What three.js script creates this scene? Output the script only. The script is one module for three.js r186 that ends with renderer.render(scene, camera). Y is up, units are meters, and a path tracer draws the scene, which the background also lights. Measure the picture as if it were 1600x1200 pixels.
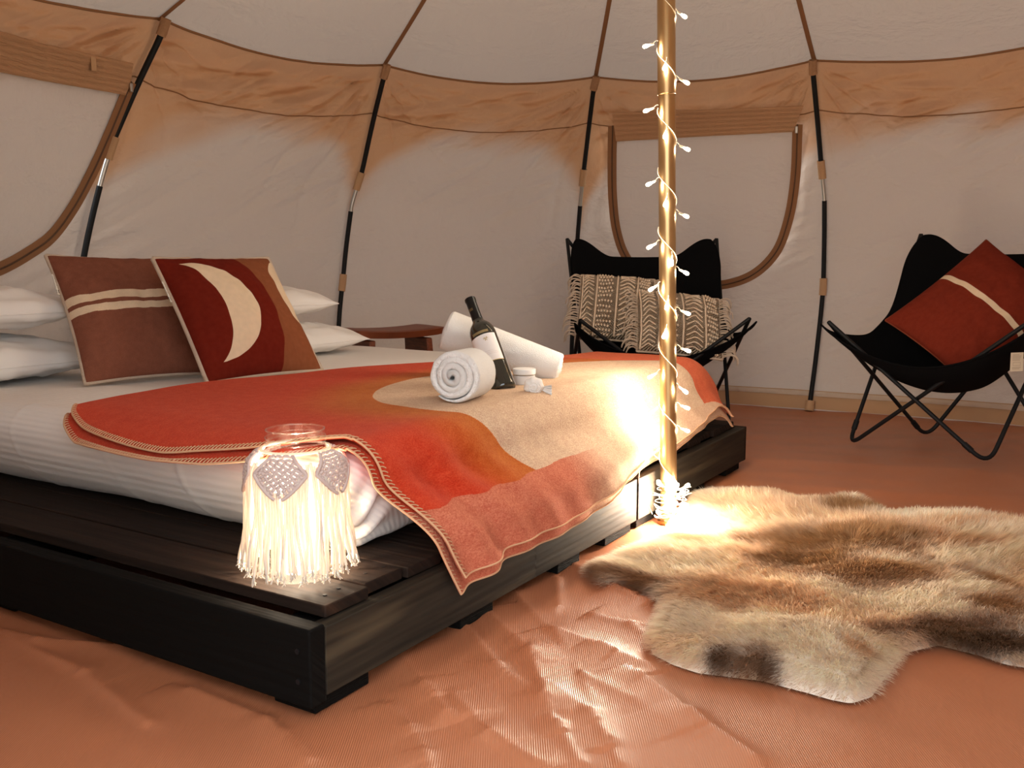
import * as THREE from 'three';
import { RoundedBoxGeometry } from 'three/addons/geometries/RoundedBoxGeometry.js';
import { mergeGeometries, mergeVertices } from 'three/addons/utils/BufferGeometryUtils.js';
import { ImprovedNoise } from 'three/addons/math/ImprovedNoise.js';

// ------------------------------------------------------------------ camera, sky, exposure
const V = (x, y, z) => new THREE.Vector3(x, y, z);
const scene = new THREE.Scene();
const F = 1475, EYE = 0.8, PITCH = THREE.MathUtils.degToRad(-7.65);
const camera = new THREE.PerspectiveCamera(2 * Math.atan(600 / F) * 180 / Math.PI, 4 / 3, 0.05, 200);
camera.position.set(0, EYE, 0);
camera.rotation.x = PITCH;
scene.add(camera);
camera.updateMatrixWorld(true);
const SKY = 3.65, LED = 0.074, CANDLE = 0.26;
scene.background = new THREE.Color().setRGB(0.95 * SKY, 1.0 * SKY, 1.04 * SKY);
const renderer = new THREE.WebGLRenderer({ antialias: true });
renderer.toneMapping = THREE.LinearToneMapping;
renderer.toneMappingExposure = 1.0;
renderer.shadowMap.enabled = true;
const LEDC = new THREE.Color().setRGB(1, 0.86, 0.68);

// ------------------------------------------------------------------ helpers
let seed = 7;
const rnd = () => { seed = (seed + 0x6D2B79F5) | 0; let t = Math.imul(seed ^ (seed >>> 15), 1 | seed); t = (t + Math.imul(t ^ (t >>> 7), 61 | t)) ^ t; return ((t ^ (t >>> 14)) >>> 0) / 4294967296; };
const R = (a, b) => a + (b - a) * rnd();
const PN = new ImprovedNoise();
const noise = (x, y = 0, z = 0) => PN.noise(x + 31.7, y + 11.3, z + 5.1);
const fbm = (x, y, z = 0, o = 4) => { let s = 0, a = 1; for (let i = 0; i < o; i++) { s += a * noise(x, y, z); x *= 2.03; y *= 2.03; z *= 2.03; a *= 0.5; } return s; };
const clamp = (x, a = 0, b = 1) => Math.min(b, Math.max(a, x));
const lerp = (a, b, t) => a + (b - a) * t;
const sm = (a, b, x) => { const t = clamp((x - a) / (b - a)); return t * t * (3 - 2 * t); };
const gauss = (x, w) => Math.exp(-x * x / (w * w));
function interp(list, x) {                                   // piecewise linear through [[x, y], ...]
  if (x <= list[0][0]) return list[0][1];
  for (let i = 1; i < list.length; i++) if (x <= list[i][0]) return lerp(list[i - 1][1], list[i][1], (x - list[i - 1][0]) / (list[i][0] - list[i - 1][0]));
  return list[list.length - 1][1];
}
function interpS(list, x) {                                  // smooth version
  if (x <= list[0][0]) return list[0][1];
  const n = list.length;
  for (let i = 1; i < n; i++) if (x <= list[i][0]) {
    const p = (k) => list[clamp(k, 0, n - 1)], [x1, y1] = p(i - 1), [x2, y2] = p(i), [x0, y0] = p(i - 2), [x3, y3] = p(i + 1), t = (x - x1) / (x2 - x1);
    const m1 = x2 === x0 ? 0 : (y2 - y0) / (x2 - x0) * (x2 - x1), m2 = x3 === x1 ? 0 : (y3 - y1) / (x3 - x1) * (x2 - x1), t2 = t * t, t3 = t2 * t;
    return (2 * t3 - 3 * t2 + 1) * y1 + (t3 - 2 * t2 + t) * m1 + (-2 * t3 + 3 * t2) * y2 + (t3 - t2) * m2;
  }
  return list[n - 1][1];
}
const used = {};
function numbered(n) { const k = used[n] = (used[n] ?? -1) + 1; return k ? `${n}_${String(k).padStart(3, '0')}` : n; }
function tag(o, label, category, group) { o.userData = { ...o.userData, label, category }; if (group) o.userData.group = group; return o; }
function thing(name, label, category, pos = [0, 0, 0], group) {
  const o = new THREE.Group(); o.name = numbered(name); o.position.set(...pos); scene.add(o);
  return tag(o, label, category, group);
}
const partCount = new Map();
function part(name, geo, mat, parent) {
  const m = new THREE.Mesh(geo, mat); m.castShadow = m.receiveShadow = true;
  const key = parent.uuid + name, k = partCount.get(key) ?? 0; partCount.set(key, k + 1);
  m.name = k ? `${name}_${String(k).padStart(3, '0')}` : name; parent.add(m); return m;
}
function struct(name) { const o = new THREE.Group(); o.name = name; o.userData.kind = 'structure'; scene.add(o); return o; }

// surfaces from a function of (u, v) in 0..1
function surf(nu, nv, f, o = {}) {
  const pos = [], uv = [], idx = [], col = [];
  for (let j = 0; j <= nv; j++) for (let i = 0; i <= nu; i++) {
    const u = i / nu, v = j / nv, p = f(u, v); pos.push(p.x, p.y, p.z);
    if (o.uv) uv.push(...o.uv(u, v, p)); else uv.push(u, v);
    if (o.col) col.push(...o.col(u, v, p));
  }
  for (let j = 0; j < nv; j++) for (let i = 0; i < nu; i++) {
    const a = j * (nu + 1) + i, b = a + 1, c = a + nu + 1, d = c + 1;
    if (o.keep && !o.keep((i + 0.5) / nu, (j + 0.5) / nv)) continue;
    o.flip ? idx.push(a, c, b, b, c, d) : idx.push(a, b, c, b, d, c);
  }
  const g = new THREE.BufferGeometry();
  g.setAttribute('position', new THREE.Float32BufferAttribute(pos, 3));
  g.setAttribute('uv', new THREE.Float32BufferAttribute(uv, 2));
  if (o.col) g.setAttribute('color', new THREE.Float32BufferAttribute(col, 3));
  g.setIndex(idx); g.computeVertexNormals(); return g;
}
// a sheet of real thickness: the front surface, its offset back, and a rim
function shell(nu, nv, f, th, o = {}) {
  const g = surf(nu, nv, f, o), P = g.attributes.position, N = g.attributes.normal, U = g.attributes.uv, n = P.count;
  const pos = [...P.array], uv = [...U.array], idx = [...g.index.array], s = o.in ?? -1;
  for (let i = 0; i < n; i++) { pos.push(P.getX(i) + s * N.getX(i) * th, P.getY(i) + s * N.getY(i) * th, P.getZ(i) + s * N.getZ(i) * th); uv.push(U.getX(i), U.getY(i)); }
  const m = idx.length; for (let i = 0; i < m; i += 3) idx.push(idx[i] + n, idx[i + 2] + n, idx[i + 1] + n);
  const rim = []; for (let i = 0; i < nu; i++) rim.push(i); for (let j = 0; j < nv; j++) rim.push(j * (nu + 1) + nu); for (let i = nu; i > 0; i--) rim.push(nv * (nu + 1) + i); for (let j = nv; j > 0; j--) rim.push(j * (nu + 1));
  const r0 = pos.length / 3; for (const k of rim) for (const q of [k, k + n]) { pos.push(pos[3 * q], pos[3 * q + 1], pos[3 * q + 2]); uv.push(uv[2 * q], uv[2 * q + 1]); }
  const L = rim.length; for (let i = 0; i < L; i++) { const a = r0 + 2 * i, b = a + 1, c = r0 + 2 * ((i + 1) % L), d = c + 1; o.flip ? idx.push(a, c, b, b, c, d) : idx.push(a, b, c, b, d, c); }
  const h = new THREE.BufferGeometry();
  h.setAttribute('position', new THREE.Float32BufferAttribute(pos, 3)); h.setAttribute('uv', new THREE.Float32BufferAttribute(uv, 2)); h.setIndex(idx); h.computeVertexNormals(); return h;
}
function tube(pts, r, seg = 24, rad = 8, closed = false, tension = 0.5) {
  return new THREE.TubeGeometry(new THREE.CatmullRomCurve3(pts, closed, 'catmullrom', tension), seg, r, rad, closed);
}
function capTube(pts, r, seg, rad) {                         // tube with rounded ends
  const g = [tube(pts, r, seg, rad)]; for (const p of [pts[0], pts[pts.length - 1]]) g.push(new THREE.SphereGeometry(r, rad, 6).translate(p.x, p.y, p.z));
  return mergeGeometries(g);
}
const lathe = (pts, n = 48) => new THREE.LatheGeometry(pts.map(([x, y]) => new THREE.Vector2(x, y)), n);
const rbox = (w, h, d, r = 0.004, s = 2) => new RoundedBoxGeometry(w, h, d, s, r);
function basis(g, x, y, z, o) { return g.applyMatrix4(new THREE.Matrix4().makeBasis(x, y, z).setPosition(o)); }
function between(p, q, r, rad = 10) {                        // straight capped rod
  const d = q.clone().sub(p), g = new THREE.CylinderGeometry(r, r, d.length(), rad, 1); g.applyQuaternion(new THREE.Quaternion().setFromUnitVectors(V(0, 1, 0), d.clone().normalize()));
  const c = p.clone().add(q).multiplyScalar(0.5); return g.translate(c.x, c.y, c.z);
}

// sight lines of the measured photograph, cut with real planes and surfaces
const cs = Math.cos(PITCH), sn = Math.sin(PITCH);
const ray = (x, y) => V(x - 800, sn * F + cs * (600 - y), -cs * F + sn * (600 - y));
const onH = (x, y, h) => { const d = ray(x, y); return V(0, EYE, 0).addScaledVector(d, (h - EYE) / d.y); };
const onZ = (x, y, z) => { const d = ray(x, y); return V(0, EYE, 0).addScaledVector(d, z / d.z); };
// the bed's own axes: a along the foot end (away from the camera), b towards the head (to the left)
const BA = THREE.MathUtils.degToRad(31.8), AX = V(Math.sin(BA), 0, -Math.cos(BA)), BX = V(-Math.cos(BA), 0, -Math.sin(BA)), BO = V(-0.339, 0, -1.615);
const W = (a, b, h) => V(BO.x + AX.x * a + BX.x * b, h, BO.z + AX.z * a + BX.z * b);
const bedMatrix = new THREE.Matrix4().makeBasis(AX, V(0, 1, 0), BX.clone().negate()).setPosition(BO);   // local x = a, y = h, z = -b
const bed = (g) => g.applyMatrix4(bedMatrix);

// ------------------------------------------------------------------ textures and materials
function dataTex(w, h, f, srgb = true) {
  const d = new Uint8Array(w * h * 4);
  for (let y = 0; y < h; y++) for (let x = 0; x < w; x++) { const c = f((x + 0.5) / w, (y + 0.5) / h), k = (y * w + x) * 4; for (let i = 0; i < 3; i++) d[k + i] = clamp(Math.round(typeof c === 'number' ? c * 255 : c[i]), 0, 255); d[k + 3] = 255; }
  const t = new THREE.DataTexture(d, w, h); t.magFilter = THREE.LinearFilter; t.minFilter = THREE.LinearFilter; t.wrapS = t.wrapT = THREE.RepeatWrapping; if (srgb) t.colorSpace = THREE.SRGBColorSpace; t.needsUpdate = true; return t;
}
const rep = (t, x, y) => { const c = t.clone(); c.repeat.set(x, y); c.needsUpdate = true; return c; };
const lin = (r, g, b) => new THREE.Color().setRGB(r, g, b);
const std = (color, roughness = 0.9, o = {}) => new THREE.MeshPhysicalMaterial({ color, roughness, side: THREE.DoubleSide, ...o });
const cloth = (color, o = {}) => std(color, 0.95, { specularIntensity: 0.15, ...o });

const weaveB = dataTex(256, 256, (u, v) => 0.5 + 0.22 * Math.sin(u * 2 * Math.PI * 32) * Math.sin(v * 2 * Math.PI * 32) + 0.2 * (rnd() - 0.5), false);
const canvasB = dataTex(512, 512, (u, v) => { const s = 2 * Math.PI; const q = (f) => fbm(f * Math.cos(s * u), f * Math.sin(s * u), f * Math.cos(s * v) + 2 * f * Math.sin(s * v), 3); return clamp(0.5 + 0.3 * q(0.9) + 0.12 * q(3.1) + 0.06 * (rnd() - 0.5)); }, false);
const ribB = dataTex(256, 256, (u, v) => 0.5 + 0.35 * Math.sin(u * 2 * Math.PI * 32) + 0.2 * (rnd() - 0.5) + 0.08 * Math.sin(v * 2 * Math.PI * 64), false);
const terryB = dataTex(256, 256, (u, v) => clamp(0.5 + 0.5 * (rnd() - 0.5) + 0.25 * noise(u * 90, v * 90)), false);
const woodT = (c1, c2, c3, sc) => dataTex(512, 256, (u, v) => { const g = fbm(u * 3 * sc, v * 38 * sc, 1, 4), k = fbm(u * 1.6 * sc, v * 9 * sc, 7, 3), t = clamp(0.5 + 0.55 * g), w = clamp((k - 0.35) * 1.6); return [0, 1, 2].map((i) => lerp(lerp(c1[i], c2[i], t), c3[i], w)); });
const darkWood = woodT([26, 18, 14], [46, 32, 24], [76, 50, 35], 1), redWood = woodT([96, 44, 22], [140, 70, 36], [112, 50, 24], 1);
const woodB = dataTex(256, 256, (u, v) => clamp(0.5 + 0.5 * fbm(u * 4, v * 60, 3, 4)), false);

const M = {
  canvas: std(0xffffff, 1, { vertexColors: true, transmission: 0.05, thickness: 0, specularIntensity: 0, bumpMap: rep(canvasB, 1.6, 1.6), bumpScale: 0.012 }),
  roof: std(0xffffff, 1, { vertexColors: true, transmission: 0.05, thickness: 0, specularIntensity: 0, bumpMap: rep(canvasB, 1.6, 1.6), bumpScale: 0.012 }),
  tan: std(lin(0.58, 0.33, 0.185), 1, { specularIntensity: 0.1, bumpMap: rep(canvasB, 3, 3), bumpScale: 0.008 }),
  tape: cloth(lin(0.3, 0.15, 0.075)), tapeLight: cloth(lin(0.52, 0.32, 0.18)),
  floor: std(lin(0.44, 0.158, 0.073), 0.36, { specularIntensity: 0.9, bumpMap: rep(ribB, 8, 8), bumpScale: 0.0006 }),
  black: std(lin(0.006, 0.006, 0.007), 0.55, { specularIntensity: 0.5 }), blackCloth: cloth(lin(0.0035, 0.0035, 0.004), { bumpMap: rep(weaveB, 6, 6), bumpScale: 0.0006 }),
  steel: std(lin(0.5, 0.48, 0.45), 0.35, { metalness: 1 }),
  brass: std(lin(0.56, 0.36, 0.17), 0.3, { metalness: 1 }), brassDark: std(lin(0.3, 0.18, 0.08), 0.35, { metalness: 1 }),
  wire: std(lin(0.75, 0.66, 0.5), 0.5),
  bulb: std(lin(1, 0.9, 0.7), 0.4, { emissive: lin(1, 0.84, 0.6), emissiveIntensity: 14 }),
  wood: std(0xffffff, 0.75, { map: darkWood, specularIntensity: 0.3, bumpMap: woodB, bumpScale: 0.0015 }), woodB: std(lin(0.0045, 0.004, 0.0035), 0.75, { specularIntensity: 0.14, bumpMap: woodB, bumpScale: 0.002 }),
  woodSide: std(0xffffff, 0.7, { map: woodT([30, 25, 20], [56, 48, 37], [84, 72, 54], 1.3), specularIntensity: 0.35, bumpMap: woodB, bumpScale: 0.0012 }),
  stool: std(0xffffff, 0.5, { map: redWood }),
  sheet: cloth(lin(0.83, 0.79, 0.75), { bumpMap: rep(dataTex(128, 128, (u, v) => 0.5 + 0.4 * Math.sin(v * 2 * Math.PI * 8) + 0.1 * (rnd() - 0.5), false), 6, 6), bumpScale: 0.0012 }),
  pillow: cloth(lin(0.84, 0.8, 0.76)), towel: cloth(lin(0.9, 0.88, 0.85), { bumpMap: rep(terryB, 5, 5), bumpScale: 0.004 }),
  cream: cloth(lin(0.66, 0.52, 0.4), { bumpMap: rep(weaveB, 4, 4), bumpScale: 0.0008 }),
  yarn: cloth(lin(0.66, 0.38, 0.22)), cord: cloth(lin(0.8, 0.72, 0.63), { transmission: 0.3, thickness: 0, specularIntensity: 0 }),
  cordTan: cloth(lin(0.74, 0.58, 0.43)),
  glass: std(0xffffff, 0.03, { transmission: 1, thickness: 0, ior: 1.45 }),
};

// ------------------------------------------------------------------ the tent
const CEN = V(0.49, 0, -2.905), EAVE = 1.76, DEG = Math.PI / 180;
const prof = (h) => interpS([[0, 2.36], [0.3, 2.45], [0.65, 2.5], [1.1, 2.45], [1.45, 2.34], [EAVE, 2.2]], h);
const kf = (p) => { p = ((p + 180) % 360 + 360) % 360 - 180; return interpS([[-180, 1], [-120, 1.06], [-93, 1.1], [-61, 1.0], [-29, 1.05], [-1, 1.06], [28, 0.975], [55, 1.06], [90, 1.04], [180, 1]], p); };
const at = (phi, r, h) => V(CEN.x + r * Math.sin(phi * DEG), h, CEN.z - r * Math.cos(phi * DEG));
const phiOf = (p) => Math.atan2(p.x - CEN.x, -(p.z - CEN.z)) / DEG;
function onTent(px, py, inset = 0) {                          // where a sight line meets the wall
  const d = ray(px, py).normalize(); let lo = 2, hi = 8;
  const out = (t) => { const p = V(0, EYE, 0).addScaledVector(d, t); return Math.hypot(p.x - CEN.x, p.z - CEN.z) - (prof(clamp(p.y, 0, EAVE)) * kf(phiOf(p)) - inset); };
  for (let i = 0; i < 50; i++) { const m = (lo + hi) / 2; out(m) > 0 ? hi = m : lo = m; }
  return V(0, EYE, 0).addScaledVector(d, lo);
}
const polePix = { 1: [[256, 30], [248, 55], [175, 215], [125, 412]], 2: [[602, 108], [597, 125], [565, 265], [548, 320], [534, 440], [527, 520]], 3: [[931, 124], [927, 140], [912, 265], [907, 310], [893, 540]], 4: [[1271, 95], [1271, 112], [1284, 260], [1289, 310], [1287, 450], [1283, 495], [1265, 640]] };
const poleLine = {};                                         // azimuth of each wall pole by height
for (const [k, l] of Object.entries(polePix)) {
  const s = l.map(([x, y]) => { const p = onTent(x, y, 0.02); return [p.y, phiOf(p)]; }).sort((a, b) => a[0] - b[0]);
  if (s[0][0] > 0.1) { const [a, b] = [s[0], s[Math.min(2, s.length - 1)]]; s.unshift([0, a[1] + clamp((a[1] - b[1]) / (a[0] - b[0]) * (0 - a[0]), -3, 3)]); }
  poleLine[k] = (h) => interp(s, h);
}
const POLES = [() => -93, poleLine[1], poleLine[2], poleLine[3], poleLine[4], () => 59, () => 84, () => 110, () => 135, () => 160, () => 219, () => 243, () => 267];
// the fabric of panel i: t across, h up
const fold = (i, t, h, s) => {                                // creases that run down and away from the pole tops
  const dR = Math.hypot((1 - t) * s, EAVE - h), dL = Math.hypot(t * s, EAVE - h), x = t * s;
  const dia = (ang, f, z) => { const c = Math.cos(ang), q = Math.sin(ang), al = x * c + h * q, pe = -x * q + h * c; return noise(al * 0.9 + i * 5, pe * f, z + i * 3); };
  const aR = Math.atan2(EAVE - h, (1 - t) * s + 0.02), aL = Math.atan2(EAVE - h, t * s + 0.02);
  const rg = (n) => 1 - Math.abs(2.6 * n), top = sm(1.3, 1.62, h), nL = Math.exp(-dL / 0.4), nR = Math.exp(-dR / 0.55);
  let d = 0.010 * dia(0.5, 8, 1) + 0.006 * rg(dia(0.45, 11, 2)) * (0.35 + nR) + 0.003 * dia(0.42, 24, 3);
  d += 0.026 * nR * sm(0.04, 0.2, dR) * Math.abs(Math.sin(aR * 9 + 2.5 * noise(dR * 2, i) + i)) + 0.014 * nL * sm(0.04, 0.2, dL) * Math.abs(Math.sin(aL * 8 + 2 * noise(dL * 3, i + 9)));
  d += top * (0.026 * rg(dia(0.22, 10, 4)) + 0.012 * rg(dia(-0.1, 17, 6)) + 0.006 * dia(0.5, 30, 8));
  const gr = (n, w) => Math.exp(-((n / w) ** 2)), lowA = 0.22 + 0.55 * nR + 0.3 * nL, reg = Math.max(top, Math.min(1, lowA));
  d += 0.03 * reg * gr(dia(0.42, 8, 11), 0.16) * sm(-0.15, 0.25, noise(x * 2.3 + i, h * 2.3, 17)) + 0.032 * top * gr(dia(0.14, 11, 13), 0.18) * sm(-0.2, 0.2, noise(x * 3 + i, h * 4, 19)) + 0.018 * reg * gr(dia(0.6, 15, 15), 0.18) * sm(-0.1, 0.3, noise(x * 3.1 + i, h * 3, 23));
  d += 0.034 * nR * sm(0.04, 0.16, dR) * gr(Math.sin(aR * 10 + 1.6 * noise(dR * 2.5, i, 3) + i), 0.28) + 0.024 * nL * sm(0.04, 0.16, dL) * gr(Math.sin(aL * 9 + 1.6 * noise(dL * 2.5, i, 5)), 0.3);
  return d * sm(0, 0.07, Math.min(t, 1 - t)) * sm(0, 0.12, h) * (1 - 0.85 * sm(EAVE - 0.05, EAVE, h));
};
function panelPoint(i, t, h, off = 0) {
  const p0 = POLES[i](h), p1 = POLES[i + 1](h), ph = lerp(p0, p1, t), s = (p1 - p0) * DEG * 2.3, b = Math.sin(Math.PI * t);
  const r = prof(h) * kf(ph) * (1 - 0.012 * b) + 0.012 + fold(i, t, h, s) + off, y = h - 0.05 * b * sm(1.2, EAVE, h);
  return at(ph, r, y);
}
const holes = [];                                             // window openings as outlines in azimuth and height
const hole = (zip) => holes.push(zip.map(([x, y]) => { const p = onTent(x, y, 0.02); return [phiOf(p), p.y]; }));
const ZIP1 = [[957, 197], [956, 250], [957, 310], [963, 360], [976, 398], [998, 425], [1034, 442], [1085, 447], [1140, 443], [1180, 427], [1213, 394], [1232, 345], [1243, 280], [1247, 195]];
const ZIP2 = [[201, 128], [186, 165], [165, 215], [140, 270], [110, 325], [76, 370], [40, 396], [0, 418], [-50, 436]];
hole(ZIP1); hole([...ZIP2, [-70, 430], [-70, 110]]);
const inHole = (p) => holes.some((l) => { const x = phiOf(p), y = p.y; let c = false; for (let i = 0, j = l.length - 1; i < l.length; j = i++) if ((l[i][1] > y) !== (l[j][1] > y) && x < (l[j][0] - l[i][0]) * (y - l[i][1]) / (l[j][1] - l[i][1]) + l[i][0]) c = !c; return c; });
const GREY = [0.62, 0.525, 0.46], TANSHADE = [0.58, 0.33, 0.185];  // plain canvas, then the warm shade under an outer overhang, painted as colour
function tanShadeMask(i, t, h) {  // arched overhang shade on each panel, put into the vertex colours
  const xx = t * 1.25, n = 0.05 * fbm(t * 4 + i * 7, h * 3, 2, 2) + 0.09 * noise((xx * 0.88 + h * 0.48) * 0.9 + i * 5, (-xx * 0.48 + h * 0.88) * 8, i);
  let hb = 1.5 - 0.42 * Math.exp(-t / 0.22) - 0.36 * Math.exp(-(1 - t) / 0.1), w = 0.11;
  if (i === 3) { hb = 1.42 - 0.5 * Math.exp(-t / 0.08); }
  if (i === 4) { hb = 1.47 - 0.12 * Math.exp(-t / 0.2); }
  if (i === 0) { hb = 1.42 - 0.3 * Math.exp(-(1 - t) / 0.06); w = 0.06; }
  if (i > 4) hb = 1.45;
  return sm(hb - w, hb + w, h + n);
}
const wallCol = (i) => (u, v) => { const m = tanShadeMask(i, u, lerp(-0.04, EAVE, v)); return [0, 1, 2].map((c) => lerp(GREY[c], TANSHADE[c], m)); };
const DOOR = 9, walls = { 0: 'wall_left', 1: 'wall_left', 2: 'wall_back', 3: 'wall_back', 4: 'wall_right', 5: 'wall_right', 6: 'wall_right', 7: 'wall_front', 8: 'wall_front', 9: 'wall_front', 10: 'wall_front', 11: 'wall_left' }, wallGroup = {};
for (const n of Object.values(walls)) wallGroup[n] ??= struct(n);
for (let i = 0; i < 12; i++) {
  const fine = i < 5, isDoor = i === DOOR;
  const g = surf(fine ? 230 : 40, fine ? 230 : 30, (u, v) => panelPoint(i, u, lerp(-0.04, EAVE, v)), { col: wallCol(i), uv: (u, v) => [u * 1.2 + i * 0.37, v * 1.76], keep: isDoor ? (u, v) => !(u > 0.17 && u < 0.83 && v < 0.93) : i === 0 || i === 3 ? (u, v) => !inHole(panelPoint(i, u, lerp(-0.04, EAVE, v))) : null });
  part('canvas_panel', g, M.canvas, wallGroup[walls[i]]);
  if (fine) {                                                // sewn seam across the panel, 20 cm under the eave
    const hs = (t) => 1.535 - 0.03 * Math.sin(Math.PI * t), pts = []; for (let k = 0; k <= 70; k++) pts.push(panelPoint(i, k / 70, hs(k / 70), -0.003));
    part('sewn_seam', tube(pts, 0.003, 90, 5), M.tape, wallGroup[walls[i]]);
  }
}
// piping along the eave and the sewn band at the foot of the walls
{
  const e = struct('trim_1'), f = struct('trim_2');
  for (let i = 0; i < 12; i++) {
    const pts = []; for (let k = 0; k <= 16; k++) pts.push(panelPoint(i, k / 16, EAVE, -0.004)); part('piping', tube(pts, 0.006, 48, 6), M.tape, e);
    if (i === DOOR) continue;
    const n = i > 1 && i < 6 ? 120 : 40;
    part('base_band', surf(n, 6, (u, v) => panelPoint(i, u, 0.004 + v * 0.095, -0.008 - 0.006 * Math.sin(Math.PI * v) - 0.004 * noise(u * 9, v * 2, i)), {}), M.tapeLight, f);
    if (i > 1 && i < 6) part('stitching', surf(240, 3, (u, v) => panelPoint(i, u, 0.072 + v * 0.024, -0.017 - 0.005 * Math.sin(Math.PI * v) * (0.6 + 0.8 * noise(u * 70, i)))), M.cream, f);
  }
}
// the roof: a concave cone of twelve panels with taped seams
{
  const roof = struct('ceiling'), APEX = 2.95;
  const roofPoint = (i, t, s, off = 0) => {
    const p0 = POLES[i](EAVE), p1 = POLES[i + 1](EAVE), ph = lerp(p0, p1, t), e = panelPoint(i, t, EAVE), re = Math.hypot(e.x - CEN.x, e.z - CEN.z), b = Math.sin(Math.PI * t);
    const r = lerp(re, 0.03, s), y = lerp(e.y, APEX, s) - 0.09 * Math.sin(Math.PI * s) + off + 0.004 * noise(t * 6 + i * 3, s * 3, 1) * b + 0.02 * b * Math.sin(Math.PI * s);
    return at(ph, r, y);
  };
  for (let i = 0; i < 12; i++) {
    part('roof_panel', surf(i < 5 ? 60 : 24, i < 5 ? 60 : 24, (u, v) => roofPoint(i, u, v), { col: () => [0.66, 0.585, 0.52], uv: (u, v) => [u * 1.2, v * 2.5] }), M.roof, roof);
    const w = 0.011; part('seam_tape', surf(2, 40, (u, v) => { const p = roofPoint(i, 0, v, -0.006 - (u === 0.5 ? 0.004 : 0)), ph = POLES[i](EAVE) * DEG; return p.add(V(Math.cos(ph), 0, Math.sin(ph)).multiplyScalar((u - 0.5) * 2 * w)); }), M.tape, roof);
  }
}
// groundsheet
{
  const creases = [[[800, 926], [867, 994], [909, 1057], [969, 1196]], [[725, 979], [777, 1042], [845, 1095], [875, 1136], [909, 1196]], [[616, 1027], [661, 1080], [695, 1118]], [[609, 1104], [642, 1136], [665, 1177], [671, 1200]], [[706, 1095], [762, 1151], [837, 1196]], [[867, 990], [942, 1016], [1010, 1044]], [[909, 1057], [987, 1095], [1062, 1144]], [[867, 1080], [924, 1117], [950, 1159]], [[762, 967], [826, 1024], [852, 1095]], [[872, 904], [875, 949]], [[930, 965], [985, 980], [1030, 1010]], [[1000, 1060], [1080, 1120], [1180, 1190]], [[20, 1000], [130, 1050], [230, 1130]], [[300, 1080], [420, 1130], [480, 1190]], [[900, 890], [960, 925], [1000, 940]], [[0, 985], [60, 1000], [200, 1010]]].map((l) => l.map(([x, y]) => { const p = onH(x, y, 0); return [p.x, p.z]; }));
  const segs = []; creases.forEach((l, k) => { for (let i = 1; i < l.length; i++) segs.push([...l[i - 1], ...l[i], 0.0085 + 0.004 * ((k * 7) % 3), 0.010 + 0.006 * (k % 3), k % 2 ? 1 : -1]); });
  const hgt = (x, z) => {
    let h = 0.004 * fbm(x * 2.2, z * 2.2, 3, 3) + 0.0016 * fbm(x * 8, z * 8, 5, 2);
    const c = Math.cos(0.25), s = Math.sin(0.25), al = x * c + z * s, pe = -x * s + z * c;             // long soft waves on the far side
    h += 0.007 * noise(al * 0.8, pe * 7, 9) * sm(0.3, 1.1, x + 0.15 * z + 0.4) * sm(-2.2, -3.2, z);
    for (const [x0, z0, x1, z1, a, w, sg] of segs) {
      const dx = x1 - x0, dz = z1 - z0, L = dx * dx + dz * dz; let t = ((x - x0) * dx + (z - z0) * dz) / L; if (t < -0.3 || t > 1.3) continue; t = clamp(t);
      const qx = x - x0 - t * dx, qz = z - z0 - t * dz, d2 = qx * qx + qz * qz; if (d2 > 0.03) continue;
      const side = (qx * dz - qz * dx) / Math.sqrt(L) * sg, d = Math.sqrt(d2) * (side > 0 ? 1 : 0.45); h = Math.max(h, h * 0.5 + a * Math.exp(-d / (w * 1.3))); }
    return h - 0.002;
  };
  const axis = (lo, hi, f) => { const l = [lo]; while (l[l.length - 1] < hi) l.push(l[l.length - 1] + f(l[l.length - 1])); return l; };
  const xs = axis(-2.6, 3.3, (x) => x > -1.1 && x < 1.3 ? 0.0075 : 0.022), zs = axis(-5.9, -0.3, (z) => z > -2.6 && z < -1.2 ? 0.0065 : 0.02);
  const nu = xs.length - 1, nv = zs.length - 1;
  const g = surf(nu, nv, (u, v) => { const x = xs[Math.round(u * nu)], z = zs[Math.round(v * nv)]; return V(x, hgt(x, z), z); }, { flip: true, uv: (u, v, p) => [p.x, p.z], keep: (u, v) => { const x = xs[Math.round(u * nu)], z = zs[Math.round(v * nv)], p = V(x, 0, z), r = Math.hypot(x - CEN.x, z - CEN.z); return r < prof(0) * kf(phiOf(p)) + 0.06; } });
  const fl = struct('floor'); part('groundsheet', g, M.floor, fl);
  const gr = new THREE.Mesh(new THREE.CircleGeometry(25, 64).rotateX(-Math.PI / 2).translate(0, -0.05, 0), std(lin(0.10, 0.12, 0.05), 1)); gr.name = 'ground'; gr.receiveShadow = true; gr.userData.kind = 'structure'; scene.add(gr);
}
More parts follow.
